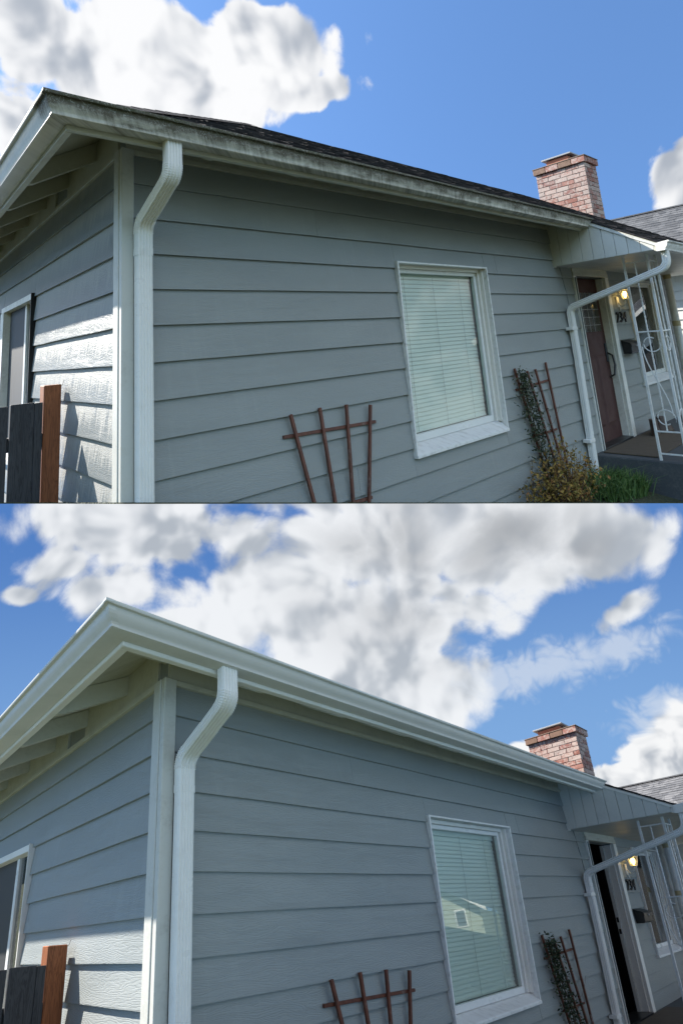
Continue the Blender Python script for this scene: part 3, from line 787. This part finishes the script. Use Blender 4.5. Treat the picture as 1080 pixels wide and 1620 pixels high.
    sc1 = [1.01 + .05 * (i % 2) for i in range(21)]; sc2 = [1.01 + .07 * (i % 2) for i in range(23)]
    dm = 'downspout_white'
    ds = B(MB().sweep([(dsu, -.052, -.60), (dsu, -.052, -1.4), (dsu, -.052, GW - .3)], sec, (1, 0, 0)), 'downspout', dm, smooth=False)
    B(MB().sweep([(dsu, -.437, -.101), (dsu, -.437, -.18)] + p1 + [p1[-1].lerp(p2[0], .45)], sec, (1, 0, 0), [1.0, 1.0] + sc1 + [1.0]), 'elbow', dm, ds)
    B(MB().sweep([p1[-1].lerp(p2[0], .40)] + p2 + [(dsu, -.052, -.615)], [(a * 1.035, b * 1.035) for a, b in sec], (1, 0, 0), [1.0] + sc2 + [1.0]), 'elbow', dm, ds)
    B(MB().sweep([(dsu, -.052, -.585), (dsu, -.052, -.625)], [(a * 1.07, b * 1.07) for a, b in sec], (1, 0, 0)), 'collar', dm, ds)
    B(MB().box(dsu - .0565, dsu + .0565, -.0865, -.002, -1.93, -1.90), 'strap', dm, ds)
    # --- front window
    window_unit(fr, house, WIN, old)
    window_unit(fr, house, WIN2, old, False)
    # room behind the glass
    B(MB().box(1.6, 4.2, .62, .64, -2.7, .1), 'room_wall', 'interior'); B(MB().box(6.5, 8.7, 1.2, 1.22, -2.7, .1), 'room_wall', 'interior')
    # --- side window: casing, sliding sashes, screen
    g0, g1, gw0, gw1 = GWIN
    sw = B(MB().box(-.030, .08, g0 + .012, g1 - .012, gw1 - .05, gw1), 'window', tw, bevel=.002)
    B(MB().box(-.034, .08, g0, g0 + .012, gw0, gw1 + .002), 'casing', 'black_metal' if old else tw, sw)
    B(MB().box(-.032, .08, g1 - .13, g1, gw0, gw1 - .0505), 'casing', tw, sw, bevel=.002)
    B(MB().box(-.045, .08, g0 + .012, g1 - .13, gw0, gw0 + .04), 'sill', tw, sw, bevel=.002)
    B(MB().box(.018, .05, g0 + .40, g0 + .46, gw0 + .041, gw1 - .0505), 'meeting_rail', 'vinyl_white', sw, bevel=.002)
    B(MB().box(.016, .05, g0 + .012, g0 + .055, gw0 + .041, gw1 - .0505), 'sash_stile', 'vinyl_white', sw, bevel=.002)
    B(MB().box(.035, .039, g0 + .055, g0 + .40, gw0 + .041, gw1 - .0505), 'glass', 'glass_dark', sw)
    B(MB().box(.030, .033, g0 + .46, g1 - .13, gw0 + .041, gw1 - .0505), 'screen', 'screen_mesh', sw)
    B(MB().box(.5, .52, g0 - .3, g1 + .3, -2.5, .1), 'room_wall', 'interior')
    # --- porch: panelled end, ceiling, gutter
    PU = 4.972; pd0, pd1 = -1.07, .018; nbd = 9
    bt = MB().box(PU + .012, PU + .03, pd0, pd1, -.47, dk(-1.07, .045)).build('porch_end', 'pale_panel', house, fr)
    for k in range(nbd):
        a = pd0 + (pd1 - pd0) * k / nbd; b = pd0 + (pd1 - pd0) * (k + 1) / nbd - .004
        wa, wb = dk(a, .05), dk(b, .05); j = r.uniform(-.0015, .0015)
        q = [(a, -.474), (b, -.474), (b, wb), (a, wa)]
        mbx = MB().loft([[(x + j, d_, w_) for d_, w_ in q] for x in (PU, PU + .012)])
        B(mbx, 'panel_board', 'pale_panel', bt, bevel=.0015)
    B(MB().box(PU - .004, PU + .034, -.02, .0181, -.487, -.4745), 'panel_foot', 'trim_clean', bt)
    fl = [(-1.12, dk(-1.12, .03)), (-.44, dk(-.44, .03)), (-.44, dk(-.44, .055)), (-1.12, dk(-1.12, .055))]
    B(MB().loft([[(x, d_, w_) for d_, w_ in fl] for x in (PU - .014, PU - .0005)]), 'rake_flashing', 'gutter_flashing' if old else 'trim_clean', bt)
    B(MB().box(PU + .03, UE + .2, pd0 + .001, .017, -.474, -.452), 'porch_ceiling', 'pale_panel')
    B(MB().box(PU, UE + .2, -1.10, -1.071, -.487, dk(-1.10, .045)), 'fascia_board', fm)
    po = -1.101
    g = MB(); g.loft([[(x, po - o * 1.0, w - .395) for o, w in prof] for x in (PU - .03, UE + .25)])
    pg = B(g, 'porch_gutter', 'gutter_flashing' if old else gmat, smooth=True)
    B(MB().loft([[(x, po - o * 1.01, w - .395) for o, w in cap] for x in (PU - .038, PU - .0295)]), 'end_cap', 'trim_clean', pg)
    # --- porch downspout swinging back to the wall
    s2 = fluted(.078, .058); e1 = (PU + .06, po - .045, -.66); e2 = (5.10, -.052, -.965)
    q1 = bend((PU + .06, po - .045, -.50), e1, e2, .085, 8); q2 = bend(e1, e2, (5.10, -.052, -2), .075, 8)
    d2 = B(MB().sweep([(PU + .06, po - .045, -.497)] + q1 + [q1[-1].lerp(q2[0], .5)] + q2 + [(5.095, -.052, -1.6), (5.075, -.052, -2.2), (5.06, -.052, GW - .02)], s2, (1, 0, 0), [1] + [1.0 + .02 * (i % 2) for i in range(9)] + [1] + [1.0 + .02 * (i % 2) for i in range(9)] + [1, 1, 1]), 'downspout', dm)
    for ww, uu in ((-1.20, 5.098), (-2.42, 5.068)):
        B(MB().box(uu - .085, uu + .046, -.0865, -.002, ww - .018, ww + .018), 'strap', dm, d2, bevel=.003)
    # stained wall cable near the porch end
    B(MB().tube([(5.115, -.006, -.48), (5.14, -.008, -.62), (5.18, -.008, -.80), (5.2, -.008, -1.02)], .004, 6), 'cable', 'cable_grey')
    # --- front door
    du0, du1, dw0, dw1 = DOOR
    fm2 = MB().box(du0, du0 + .075, -.022, .13, dw0, dw1 - .10).build('door_frame', tw, house, fr, bevel=.003)
    if fm2 is None: fm2 = house
    B(MB().box(du1 - .105, du1, -.024, .016, dw0, dw1 - .10), 'casing', tw, fm2, bevel=.003)
    B(MB().box(du1 - .12, du1 - .10, .0165, .105, dw0, dw1 - .11), 'jamb', tw, fm2, bevel=.002)
    B(MB().box(du0, du1, -.026, .13, dw1 - .10 + .001, dw1 - .05), 'head_casing', 'cream', fm2, bevel=.003)
    B(MB().box(du0, du1, -.018, .018, dw1 - .0495, dw1 + .0), 'head_panel', 'cream', fm2, bevel=.002)
    B(MB().box(du0 + .02, du0 + .03, -.034, -.022, dw0, dw1 - .12), 'weather_strip', 'cable_grey', fm2)
    B(MB().box(du0 + .075, du1 - .12, -.03, .2, dw0 - .01, dw0 + .02), 'threshold', 'black_metal', fm2)
    x0, x1 = du0 + .082, du1 - .122
    if old:
        w0, w1 = dw0 + .02, dw1 - .112
        dr = MB().box(x0, x1, .125, .165, w0, w1); dr.v = [(a, b - .025, c) for a, b, c in dr.v]; dr = dr.build('door', 'door_brown', house, fr)
        def panel(a, b, c, e): B(MB().loft([[(a, .099, c), (b, .099, c), (b, .099, e), (a, .099, e)], [(a + .03, .087, c + .03), (b - .03, .087, c + .03), (b - .03, .087, e - .03), (a + .03, .087, e - .03)]]), 'door_panel', 'door_brown', dr)
        m_ = (x0 + x1) / 2
        panel(x0 + .10, m_ - .03, w0 + .18, w0 + 1.02); panel(m_ + .03, x1 - .10, w0 + .18, w0 + 1.02)
        B(MB().box(x0 + .10, x1 - .10, .087, .0995, w1 - .68, w1 - .18), 'door_light', 'glass_dark', dr)
        for k in range(4): B(MB().box(x0 + .13 + k * .13, x0 + .138 + k * .13, .082, .0865, w1 - .68, w1 - .18), 'leading', 'galvanised', dr)
        for k in range(4): B(MB().box(x0 + .10, x1 - .10, .083, .0868, w1 - .60 + k * .1, w1 - .594 + k * .1), 'leading', 'galvanised', dr)
        B(MB().box(x1 - .085, x1 - .035, .083, .0995, w0 + .92, w0 + 1.16), 'lock_plate', 'black_metal', dr, bevel=.006)
        B(MB().tube([(x1 - .06, .09, w0 + 1.04), (x1 - .05, .03, w0 + 1.0), (x1 - .045, .02, w0 + .88), (x1 - .055, .04, w0 + .76), (x1 - .06, .105, w0 + .72)], .012, 8), 'handle', 'black_metal', dr, smooth=True)
    else:
        dr = MB().box(x0 - .035, x0 + .005, .125, .95, dw0 + .02, dw1 - .112).build('door', 'door_brown', house, fr)
        B(MB().box(x1 - .02, x1 + .0, .1055, .145, dw0 + .02, dw1 - .112), 'inner_jamb', 'pale_panel', fm2)
        for ww in (-1.52, -1.66): B(MB().box(x1 - .024, x1 - .020, .112, .138, ww - .03, ww + .03), 'strike_plate', 'black_metal', fm2)
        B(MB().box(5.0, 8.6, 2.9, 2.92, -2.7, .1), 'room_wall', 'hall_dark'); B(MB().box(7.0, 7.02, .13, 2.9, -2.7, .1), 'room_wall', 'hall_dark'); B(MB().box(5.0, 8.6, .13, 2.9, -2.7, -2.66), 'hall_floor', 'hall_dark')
    # --- porch floor and wrought-iron columns
    B(MB().box(5.20, UE + .1, -1.30, .016, GW - .9, -2.60), 'porch_floor', 'concrete_dark', bevel=.012)
    def column(uc, side):
        t = .022; wt, wb = -.474, -2.60; d0_, d1_ = -.66, -.90; u1_ = uc + .26 * side
        col_ = MB().box(uc, uc + t, d0_ - t, d0_, wb, wt).build('porch_post', 'iron_white', house, fr)
        if col_ is None: return
        b = lambda mbx, nm, **k: mbx.build(nm, 'iron_white', col_, fr, **k)
        b(MB().box(uc, uc + t, d1_ - t, d1_, wb, wt), 'upright'); b(MB().box(u1_, u1_ + t, d1_ - t, d1_, wb, wt), 'upright')
        for ww in (-2.54, -2.32, -1.30, -.55):
            b(MB().box(uc + .004, uc + .018, d1_, d0_ - t, ww, ww + .014), 'cross_bar')
            b(MB().box(min(uc + t, u1_), max(uc, u1_), d1_ - .018, d1_ - .004, ww, ww + .014), 'cross_bar')
        def twist(p, q):
            n = 40; P = [Vector(p).lerp(Vector(q), i / n) for i in range(n + 1)]
            mbx = MB(); rings = []
            for i, x in enumerate(P):
                a = i * .62; rings.append([x + Vector((math.cos(a + k * math.pi / 2) * .0085, math.sin(a + k * math.pi / 2) * .0085, 0)) for k in range(4)])
            mbx.loft(rings); b(mbx, 'twisted_rod')
        dm_ = (d0_ + d1_) / 2; um = (uc + u1_) / 2
        for lo, hi in ((-2.32, -1.30), (-1.286, -.55)):
            twist((uc + .011, dm_, lo), (uc + .011, dm_, hi)); twist((um, d1_ - .011, lo), (um, d1_ - .011, hi))
        def scroll(cx, cw, rr, a0, a1, plane):
            P = []
            for i in range(19):
                a = R(a0 + (a1 - a0) * i / 18); k = rr * (1 - .35 * i / 18)
                s, w = k * math.cos(a), cw + k * math.sin(a)
                P.append((uc + .011, cx + s, w) if plane == 'd' else (cx + s, d1_ - .011, w))
            b(MB().tube(P, .006, 6), 'scroll', smooth=True)
        for cw, a0, a1 in ((-1.42, -200, 120), (-2.18, 200, -120)):
            scroll(dm_ - .01, cw, .095, a0, a1, 'd'); scroll(um, cw, .095, a0, a1, 'u')
        S = [(uc + .011, dm_ + .085 * math.cos(t_ / 12 * math.pi), -1.45 - .70 * t_ / 12) for t_ in range(13)]
        b(MB().tube(S, .006, 6), 'scroll', smooth=True)
    column(5.225, 1)
    column(UE - .3, -1)
    # --- white drain pipe on the far corner
    pp = B(MB().tube([(UE - .5, -.10, -.42), (UE - .34, -.10, -.42)] + bend((UE - .34, -.1, -.42), (UE - .28, -.1, -.42), (UE - .28, -.1, -.6), .05, 5) + [(UE - .28, -.10, -.6), (UE - .28, -.10, GW - .2)], .052, 14), 'drain_pipe', 'pvc', smooth=True)
    if pp:
        for ww in (-.50, -1.25): B(MB().tube([(UE - .28, -.10, ww - .04), (UE - .28, -.10, ww + .04)], .058, 14), 'coupling', 'coupling_tan', pp, smooth=True)
    brick_chimney(fr, house)
    return house

def leaves(mb, tint, p, size, r, up=.3, shape=2.0):
    """One pointed leaf folded along its midrib."""
    n = Vector((r.gauss(0, 1), r.gauss(0, 1), r.gauss(up, 1))).normalized()
    a = n.cross(Vector((r.gauss(0, 1), r.gauss(0, 1), r.gauss(0, 1)))).normalized(); b = n.cross(a); L = size * r.uniform(.7, 1.3); w = L / shape
    p = Vector(p)
    k = len(mb.v)
    mb.v += [tuple(p), tuple(p + a * L * .5 + b * w * .5 + n * L * .08), tuple(p + a * L), tuple(p + a * L * .5 - b * w * .5 + n * L * .08)]
    mb.f += [(k, k + 1, k + 2), (k, k + 2, k + 3)]
    t = r.random(); tint += [t] * 4
def leaf_build(mb, tint, name, mat, parent, fr, kind=None):
    cl, fr.clip = fr.clip, None
    if cl:                                            # keep only leaves standing above the ground
        n, c = cl; fs = [f for f in mb.f if all(n.dot(Vector(mb.v[i])) > c for i in f)]
        used = sorted({i for f in fs for i in f}); mp = {j: i for i, j in enumerate(used)}
        mb.v = [mb.v[i] for i in used]; tint = [tint[i] for i in used]; mb.f = [tuple(mp[i] for i in f) for f in fs]
    o = mb.build(name, mat, parent, fr, recalc=False)
    fr.clip = cl
    at = o.data.attributes.new('tint', 'FLOAT_VECTOR', 'POINT'); at.data.foreach_set('vector', [x for t in tint for x in (t, t, t)])
    if kind: o['kind'] = kind
    return o

def fence(fr, old):
    f = empty('fence', fr.P((-.4, 1.0, -2.2 if old else GW)))
    tag(f, 'dark stained board fence with orange post by the %s' % ('wet streaked side wall' if old else 'dry side wall of the clean-gutter house'), 'fence', 'board fences beside the houses')
    r = random.Random(5)
    MB().box(-.140, -.038, .985, 1.085, GW - .2, -1.292).build('post', 'cedar', f, fr, bevel=.004)
    u = -.148; k = 0
    while u > -.86:
        w = .045 if k == 0 else r.uniform(.118, .132); tp = -1.392 + r.uniform(-.008, .006)
        MB().box(u - w, u, .962 + r.uniform(-.002, .002), .981, GW - .1, tp).build('board', 'fence_stain', f, fr, bevel=.002)
        u -= w + (.002 if k == 0 else r.uniform(.007, .012)); k += 1
    for w in (-1.62, -2.45): MB().box(-.86, -.14, .982, 1.02, w - .04, w + .04).build('rail', 'fence_stain', f, fr, bevel=.002)
    MB().tube([(-.040, 1.0, -1.31), (-.028, 1.0, -1.296), (-.022, .99, -1.268)], .0012, 4).build('twig', 'twig', f, fr)

def trellis(fr, old, which):
    if which == 1:
        tops = [(1.035, -1.591), (1.275, -1.580), (1.514, -1.590), (1.746, -1.620)]; bots = [(1.345, -2.78), (1.425, -2.78), (1.50, -2.78), (1.575, -2.78)]
        bars = [((.981, -1.719), (1.800, -1.745)), ((1.20, -2.215), (1.700, -2.232))]
        lab = 'bare fan-shaped wooden trellis between downspout and window of the '
    else:
        tops = [(3.750, -1.537), (3.980, -1.581), (4.146, -1.577), (4.376, -1.526)]; bots = [(4.13, -2.80), (4.36, -2.80), (4.47, -2.80), (4.53, -2.80)]
        bars = [((3.750, -1.740), (4.400, -1.712)), ((3.93, -2.200), (4.430, -2.205))]
        lab = 'narrow leaning trellis with a vine near the front door of the '
    lab += 'stained-gutter house' if old else 'clean-gutter house'
    t = empty('trellis', fr.P(((bots[1][0] + bots[2][0]) / 2, -.02, -2.5 if old else GW)))
    tag(t, lab, 'trellis', 'fan trellises on the front walls')
    for (a, w0), (b, w1) in zip(tops, bots): MB().bar((a, -.030, w0), (b, -.030, w1), .021, .019).build('stake', 'trellis_wood', t, fr, bevel=.0015)
    for (a, w0), (b, w1) in bars: MB().bar((a, -.0125, w0), (b, -.0125, w1), .016, .020, (0, 1, 0)).build('cross_bar', 'trellis_wood', t, fr, bevel=.0015)
    return t

def vine(fr, old):
    r = random.Random(11 if old else 12)
    v = empty('climbing_vine', fr.P((4.1, -.05, -2.6 if old else GW)))
    tag(v, 'dark small-leaved vine climbing the trellis of the %s' % ('stained-gutter house' if old else 'clean-gutter house'), 'vine', 'vines on the trellises')
    path = [Vector((4.15, -.05, -2.8)), Vector((4.06, -.055, -2.5)), Vector((3.98, -.055, -2.2)), Vector((3.90, -.055, -1.95)), Vector((3.85, -.05, -1.75)), Vector((3.83, -.05, -1.60))]
    st = MB()
    for k in range(4):
        st.tube([p + Vector((r.gauss(0, .03), r.gauss(0, .008), 0)) for p in path], .0035, 5)
    st.tube([(4.1, -.05, -2.15), (4.3, -.06, -2.12), (4.45, -.05, -2.03), (4.50, -.05, -1.97)], .0015, 4)
    st.build('stem', 'twig', v, fr)
    mb = MB(); tint = []
    for i in range(1050):
        t = r.random() ** .8 * (len(path) - 1); a = int(min(t, len(path) - 2)); p = path[a].lerp(path[a + 1], t - a)
        sp = .095 if t < 3.5 else .06
        p = p + Vector((r.gauss(0, sp), -abs(r.gauss(0, .022)), r.gauss(0, .04)))
        leaves(mb, tint, p, .033, r)
    leaf_build(mb, tint, 'foliage', 'vine_leaf', v, fr)

def shrub(fr, c, rad, h, n, name, label, mat, size, seed, cat='shrub', group=None):
    r = random.Random(seed); s = empty(name, fr.P((c[0], c[1], c[2])))
    tag(s, label, cat, group); st = MB(); mb = MB(); tint = []
    for k in range(n // 22):
        a = r.uniform(0, 6.28); q = math.sqrt(r.random()); tip = Vector((c[0] + rad * q * math.cos(a), c[1] + .5 * rad * q * math.sin(a), c[2] + h * (1 - .45 * q) * r.uniform(.55, 1.15)))
        b = Vector((c[0] + rad * .25 * r.gauss(0, 1), c[1] + .06 * r.gauss(0, 1), c[2] - .05)); m = b.lerp(tip, .55) + Vector((r.gauss(0, .03), r.gauss(0, .03), .02))
        st.tube([b, m, tip], [.004, .003, .001], 4)
        for i in range(22):
            t = r.uniform(.25, 1.02); p = (b.lerp(m, t * 2) if t < .5 else m.lerp(tip, t * 2 - 1)) + Vector((r.gauss(0, .018), r.gauss(0, .018), r.gauss(0, .018)))
            leaves(mb, tint, p, size, r)
    st.build('branches', 'twig', s, fr); leaf_build(mb, tint, 'foliage', mat, s, fr)

def grass(fr, pts, n, h, name, seed):
    r = random.Random(seed); mb = MB(); tint = []
    for i in range(n):
        c = r.choice(pts); p = Vector((c[0] + r.gauss(0, c[3]), c[1] + r.gauss(0, c[3] * .6), c[2])); L = h * r.uniform(.5, 1.25)
        dx, dy = r.gauss(0, .5), r.gauss(-.1, .5); w = Vector((r.uniform(-1, 1), r.uniform(-1, 1), 0)).normalized() * .0045
        k = len(mb.v); m = p + Vector((dx * L * .3, dy * L * .3, L * .62)); t = p + Vector((dx * L * .9, dy * L * .9, L * r.uniform(.6, .95)))
        mb.v += [tuple(p - w), tuple(p + w), tuple(m + w * .8), tuple(m - w * .8), tuple(t)]; mb.f += [(k, k + 1, k + 2, k + 3), (k + 3, k + 2, k + 4)]
        tint += [r.random()] * 5
    o = leaf_build(mb, tint, name, 'grass_blade', None, fr, 'stuff'); return o

def wall_lamp(fr, old):
    L = empty('wall_lamp', fr.P((6.66, -.002, -.95)))
    tag(L, 'lit lantern wall lamp above the house number beside the %s' % ('closed brown door' if old else 'open doorway'), 'lamp', 'porch wall lamps')
    u, w = 6.66, -.80; d = -.115
    b = lambda mb, nm, m='galvanised', **k: mb.build(nm, m, L, fr, **k)
    b(MB().box(u - .04, u + .04, -.016, -.002, w - .17, w - .03), 'back_plate', 'trim_clean', bevel=.004)
    b(MB().tube([(u, -.014, w - .10), (u, -.05, w - .16), (u, -.09, w - .15), (u, d, w - .075)], .008, 7), 'arm', 'trim_clean', smooth=True)
    b(MB().tube([(u, -.014, w - .16), (u, -.03, w - .22)], .007, 7), 'finial', 'trim_clean', smooth=True)
    ring = lambda rr, ww: [(u + rr * math.cos(k * math.pi / 3), d + rr * math.sin(k * math.pi / 3), ww) for k in range(6)]
    b(MB().loft([ring(.038, w - .075), ring(.042, w - .065), ring(.030, w - .06)]), 'base_ring', 'trim_clean')
    b(MB().loft([ring(.040, w - .058), ring(.066, w + .055)], caps=False), 'glass_panes', 'glass')
    for k in range(6): a, c = ring(.0405, w - .06)[k], ring(.067, w + .056)[k]; b(MB().tube([a, c], .0035, 4), 'rib', 'trim_clean')
    b(MB().loft([ring(.078, w + .056), ring(.076, w + .066), ring(.03, w + .105), ring(.012, w + .115)]), 'cap', 'trim_clean')
    b(MB().loft([[(u + rr * math.cos(k * .785), d + rr * math.sin(k * .785), ww) for k in range(8)] for rr, ww in ((.012, w - .05), (.026, w - .02), (.030, w + .012), (.018, w + .036))]), 'bulb', 'bulb_glow', smooth=True)

def house_number(fr, old):
    o = empty('house_number', fr.P((6.7, -.01, -1.1)))
    tag(o, 'dark iron house number 234 on the grey wall beside the %s' % ('closed brown door' if old else 'open doorway'), 'house number', 'porch house numbers')
    u = 6.50
    for ch in '234':
        vs, fs, wd_ = digit_mesh(ch, .145)
        mb = MB(); mb.pts([(u + x * .95, -.014 - z * 1.2, -1.172 + w) for x, z, w in vs], fs); mb.build('digit', 'number_iron', o, fr)
        u += wd_ * .95 + .030

def mailbox(fr, old):
    m = empty('mailbox', fr.P((6.72, -.004, -1.6)))
    tag(m, 'black metal mailbox on the wall beside the %s' % ('closed brown door' if old else 'open doorway'), 'mailbox', 'porch mailboxes')
    sec = [(-.004, -1.585), (-.105, -1.585), (-.118, -1.57), (-.118, -1.47), (-.105, -1.452), (-.004, -1.415)]
    MB().loft([[(u, d, w) for d, w in sec] for u in (6.545, 6.885)]).build('box', 'black_metal', m, fr, bevel=.004)
    lid = [(-.002, -1.408), (-.109, -1.446), (-.127, -1.466), (-.127, -1.502), (-.1205, -1.502), (-.1205, -1.470), (-.1065, -1.4505), (-.002, -1.4135)]
    MB().loft([[(u, d, w) for d, w in lid] for u in (6.535, 6.895)]).build('lid', 'black_metal', m, fr)
    MB().box(6.69, 6.74, -.134, -.1275, -1.50, -1.48).build('tab', 'galvanised', m, fr)

def boots(fr):
    for k, (u, d, a) in enumerate(((6.52, -.22, .3), (6.75, -.27, -.2))):
        b = empty('ankle_boot', fr.P((u, d, -2.59)))
        tag(b, ('brown leather ankle boot beside the door casing on the porch', 'brown leather ankle boot under the porch window, outer one of the pair')[k], 'boot', 'pair of boots on the porch')
        ca, sa = math.cos(a), math.sin(a); T = lambda x, y, z: (u + x * ca - y * sa, d + x * sa + y * ca, -2.598 + z)
        prof = [(-.02, .0, .036, .012), (.0, .0, .04, .02), (.04, .0, .042, .06), (.09, .0, .043, .07), (.15, .0, .044, .10)]
        rings = []
        for z, sx, lx, cx in ((.028, .052, .145, 0), (.05, .054, .145, 0), (.085, .050, .125, -.02), (.115, .046, .080, -.06), (.16, .045, .062, -.078), (.21, .047, .064, -.08)):
            rings.append([T(cx + lx * math.cos(t * .5236), sx * math.sin(t * .5236), z) for t in range(12)])
        MB().loft(rings).build('upper', 'leather', b, fr, smooth=True)
        rings = [[T(.004 + .152 * math.cos(t * .5236), .057 * math.sin(t * .5236), z) for t in range(12)] for z in (.002, .03)]
        MB().loft(rings).build('sole', 'mat_brown', b, fr, smooth=True)
        MB().tube([T(-.135, 0, .20), T(-.15, 0, .235), T(-.135, 0, .25)], .004, 5).build('pull_loop', 'mat_brown', b, fr)

def doormat(fr, old):
    m = MB().box(5.32, 6.75, -.62, -.06, -2.598, -2.583).build('porch_mat', 'mat_brown', None, fr, bevel=.004)
    tag(m, 'brown fibre mat on the porch floor before the %s' % ('closed door' if old else 'open doorway'), 'mat', 'porch mats')

def neighbour(fr, old):
    h = empty('neighbouring_house', fr.P((13.5, 0, GW)))
    tag(h, 'neighbouring house with grey shingle roof beyond the %s' % ('stained-gutter house' if old else 'clean-gutter house'), 'house', 'neighbouring houses')
    ue, ur, we, wr = 11.6, 14.4, .02, 1.66
    B = lambda mb, nm, mat, par=h, **k: mb.build(nm, mat, par, fr, **k)
    wl = B(MB().box(12.0, 16.8, -5.4, 5.6, GW - .4, .1), 'wall', 'pale_panel')
    for i in range(13): B(MB().loft([[(x, d, w) for x, w in ((11.975, -.2 * i - .2), (11.995, -.2 * i), (12.0, -.2 * i), (12.0, -.2 * i - .2))] for d in (-5.4, 5.6)]), 'siding_board', 'pale_panel', wl)
    B(MB().box(11.93, 11.99, -1.9, .4, GW, -.75), 'garage_opening', 'screen_mesh')
    B(MB().box(11.90, 11.985, -2.05, -1.9, GW, -.6), 'opening_trim', 'trim_clean'); B(MB().box(11.90, 11.985, -1.9, .5, -.748, -.6), 'opening_trim', 'trim_clean')
    sl = (wr - we) / (ur - ue)
    pl = MB().loft([[(ue, d, we - .03), (ur, d, wr - .03), (2 * ur - ue, d, we - .03), (2 * ur - ue, d, we - .07), (ur, d, wr - .07), (ue, d, we - .07)] for d in (-6.0, 6.2)])
    rf = B(pl, 'roof', 'cream')
    shingle_field(fr, rf, [((ue - .03, 6.2, we - .03), (0, -1, 0), (1, 0, sl), 12.2, math.hypot(ur - ue, wr - we), lambda b: (0, 99))], 'shingle_grey', .15, .34, seed=8)
    B(MB().box(ur - .09, ur + .09, -6.0, 6.2, wr - .02, wr + .012), 'ridge_cap', 'shingle_grey', rf)
    B(MB().box(ue - .12, ue - .03, -6.0, 6.2, we - .12, we - .03), 'gutter', 'trim_clean')

for fr, old in ((UPPER, True), (LOWER, False)):
    build_house(fr, old)
    fence(fr, old); trellis(fr, old, 1); trellis(fr, old, 2); vine(fr, old)
    wall_lamp(fr, old); house_number(fr, old); mailbox(fr, old); doormat(fr, old); neighbour(fr, old)
boots(UPPER)
shrub(UPPER, (3.92, -.26, -2.88), .60, .66, 2200, 'golden_shrub', 'low golden-brown leafy shrub at the foot of the vine trellis', 'shrub_leaf', .036, 21)
shrub(UPPER, (7.0, -.95, -2.60), .16, .85, 500, 'porch_plant', 'upright green plant on the porch by the iron column', 'vine_leaf', .05, 22, 'plant')
grass(UPPER, [(4.72, -.20, GW - .09, .10), (4.92, -.30, GW - .12, .10), (4.6, -.42, GW - .12, .12), (4.98, -.48, GW - .15, .06)], 1500, .23, 'long_grass', 31)
for o in [x for x in bpy.data.objects if x.name.startswith('long_grass')]: tag(o, 'long green grass tuft beside the porch step', 'grass')

# ------------------------------------------------------------------ the street to the right, seen in the panes
def tree(x, y, z, h, rad, label, seed, n=12000, sz=.13):
    r = random.Random(seed); t = empty('street_tree', (x, y, z)); tag(t, label, 'tree', 'trees along the street')
    st = MB().tube([(x, y, z - .3), (x + .1, y, z + h * .3), (x, y + .1, z + h * .6), (x, y, z + h * .85)], [.2, .16, .1, .04], 8)
    for k in range(9):
        a = k * 2.4; w = z + h * (.3 + .05 * k); st.tube([(x, y, w), (x + rad * .4 * math.cos(a), y + rad * .4 * math.sin(a), w + h * .12), (x + rad * .75 * math.cos(a), y + rad * .75 * math.sin(a), w + h * .2)], [.07, .045, .015], 5)
    st.build('trunk', 'bark', t, FLAT); mb = MB(); tint = []
    cl = [(Vector((x + rad * .7 * r.gauss(0, .55), y + rad * .7 * r.gauss(0, .55), z + h * r.uniform(.35, .98)))) for k in range(26)]
    for i in range(n):
        c = r.choice(cl); p = c + Vector((r.gauss(0, 1), r.gauss(0, 1), r.gauss(0, .8))) * rad * .22; leaves(mb, tint, p, sz, r)
    leaf_build(mb, tint, 'crown', 'tree_leaf', t, FLAT)
tree(47.0, 27.5, low_z(47.0, 27.5), 8.5, 2.4, 'young leafy tree beside the pale cottage', 43, 5000, .22)

def cottage(cx, cy):
    z = low_z(cx, cy); f = Frame((-.36, .93, 0), (.93, .36, 0), (0, 0, 1), Vector((cx, cy, z)) - EYE)
    h = empty('cottage', f.P((0, 0, 0))); tag(h, 'pale yellow cottage with white gable boards across the street', 'cottage')
    material('cottage_paint', color=(.36, .39, .29), rough=.7); material('cottage_roof', color=(.10, .10, .11), rough=.9)
    W2, He, Hr = 3.0, 2.6, 4.4
    mb = MB(); mb.loft([[(-W2, d, -.3), (W2, d, -.3), (W2, d, He), (0, d, Hr), (-W2, d, He)] for d in (0, 6)]); mb.build('wall', 'cottage_paint', h, f)
    k = (Hr - He) / W2
    for s in (-1, 1):
        q = [(0, Hr + .02), (s * (W2 + .5), He - .5 * k + .02), (s * (W2 + .5), He - .5 * k + .14), (0, Hr + .16)]
        MB().loft([[(u, d, w) for u, w in q] for d in (-.45, 6.3)]).build('roof_slope', 'cottage_roof', h, f)
        q = [(0, Hr - .30), (s * (W2 + .52), He - .52 * k - .30), (s * (W2 + .52), He - .52 * k + .15), (0, Hr + .18)]
        MB().loft([[(u, d, w) for u, w in q] for d in (-.5, -.452)]).build('barge_board', 'trim_clean', h, f)
    for u in (-1.5, 1.2):
        wn = MB().box(u - .5, u + .5, -.06, 0, .9, 2.2).build('window', 'trim_clean', h, f); MB().box(u - .4, u + .4, -.075, -.0605, 1.0, 2.1).build('pane', 'screen_mesh', wn, f)
cottage(50.0, 21.5)
